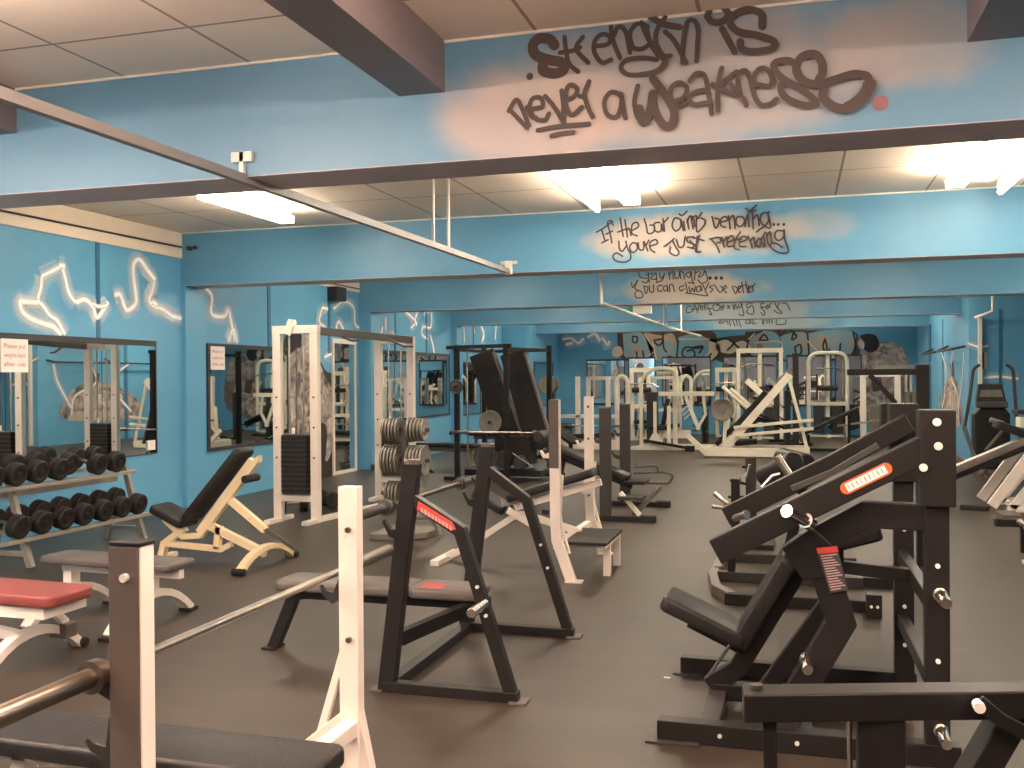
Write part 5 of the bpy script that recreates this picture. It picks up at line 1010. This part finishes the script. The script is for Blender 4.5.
part('seat_back',MB().pad((3.9,14.9,1.2),(4.1,14.9,1.65),.4,.1),'vinyl',t,0,smooth=True); part('table',MB().box((2.95,14.8,1.10),(4.0,15.2,1.16)),'grey',t,.01); part('box',MB().box((2.97,14.75,.92),(3.45,15.05,1.06)),'cream',t,.01)
part('seat_pad',MB().pad((3.6,14.9,.98),(4.1,14.9,.98),.4,.09),'vinyl',t,0,smooth=True); part('leg',MB().bar((3.3,14.9,1.1),(3.3,14.9,0),.07,.07),'black',t,.005); part('leg',MB().bar((3.9,14.9,1.0),(3.9,14.9,0),.09,.09),'black',t,.005)
# wall bars on the inner right wall
for i,(y,z0) in enumerate(((24.0,2.16),(21.6,2.16))):
    tag(part('wall_bar',MB().tube([(3.19,y-1.0,z0+.05),(2.95,y-1.0,z0+.0),(2.95,y+1.2,z0),(3.19,y+1.2,z0+.12)],.025,8,.05),'fram',None,0,loc=(3.19,y,z0),smooth=True),('dark pull-up bar on the bright inner right wall, farther one','dark pull-up bar on the bright inner right wall, nearer one')[i],'wall bar')
tag(part('paper_scrap',MB().box((-.70,5.33,0),(-.665,5.345,.004)),'paper',None,0,loc=(-.68,5.34,0)),'tiny scrap of white paper on the floor left of the lever press seat','paper scrap')
# ---- things only seen in the mirrors, on the right-hand side
t=thing('punching_bag','grey punching bag hanging by the right wall','punching bag',(5.4,15.5,0))
part('bag',MB().lathe((5.4,15.5,.75),(0,0,1),[(.05,0),(.2,.03),(.22,.3),(.21,1.1),(.12,1.2),(.03,1.25)],20),'darkplate',t,0,smooth=True); part('chain',MB().cyl((5.4,15.5,2.0),(5.4,15.5,CE),.012,8),'chrome',t,0)
struct('door_1',MB().box((XR-.05,11.4,0),(XR,12.7,2.3)),'bulk'); 
t=thing('flat_bench','black bench near the right wall','bench',(5.2,8.6,0))
part('bench_pad',MB().pad((4.6,8.6,.42),(5.8,8.6,.42),.35,.09),'vinyl',t,0,smooth=True); part('frame',MB().sq([(4.75,8.6,0),(4.85,8.6,.38),(5.6,8.6,.38),(5.7,8.6,0)],.05,.06),'white',t,.004)

# machines standing to the right of the frame, seen in the wall mirrors
def find(n,cat): return [o for o in COL.objects if o.name==n and o.get('category')==cat][0]
LP=find('lever_press','leverage machine'); BP=find('bench_press_station.001','bench press')
o=dup(LP,(3.6,8.0,0),0,'black lever press seen only in the wide wall mirror, nearer one'); o=dup(LP,(4.6,12.2,0),.3,'black lever press seen only in the wide wall mirror, farther one')
o=dup(BP,(5.3,6.0,0),.1,'black bench press station out of frame at the right, seen only in the mirror')

CP=find('chest_press','chest press'); SM=find('smith_machine','smith machine'); PF=find('pulldown_frame','cable machine'); DB=find('decline_board','bench'); SQ=find('squat_rack','rack'); DBP=find('decline_bench_press','bench press'); TR=find('plate_peg_stand','plate rack')
dup(SM,(-3.6,26.9,0),0,'white rack frame at the far wall behind the cream chest press')
dup(PF,(-3.9,25.4,0),.3,'narrow cream pulldown frame just right of the white smith machine, near the far wall')
dup(DBP,(-.3,24.6,0),.2,'black bench press behind the cream leg press')
dup(TR,(-2.1,24.0,0),.5,'short black stand with pegs between the chest press and the leg press')
dup(DB,(-4.9,19.2,0),2.6,'black sloping board on the floor before the white smith machine')
dup(SQ,(5.4,2.6,0),0,'black rack out of frame at the right, seen only in the mirrors')
dup(CP,(5.2,19.0,0),1.5,'cream press out of frame at the right, seen only in the mirrors')
dup(PF,(4.4,14.2,0),1.2,'cream pulldown frame out of frame at the right, seen only in the mirrors')
dup(LP,(-2.6,-2.2,0),.2,'black lever press behind the camera, seen only in the far mirrors'); dup(SM,(.8,-2.6,0),0,'white rack behind the camera, seen only in the far mirrors'); dup(SQ,(4.5,-2.0,0),0,'black rack behind the camera, seen only in the far mirrors')
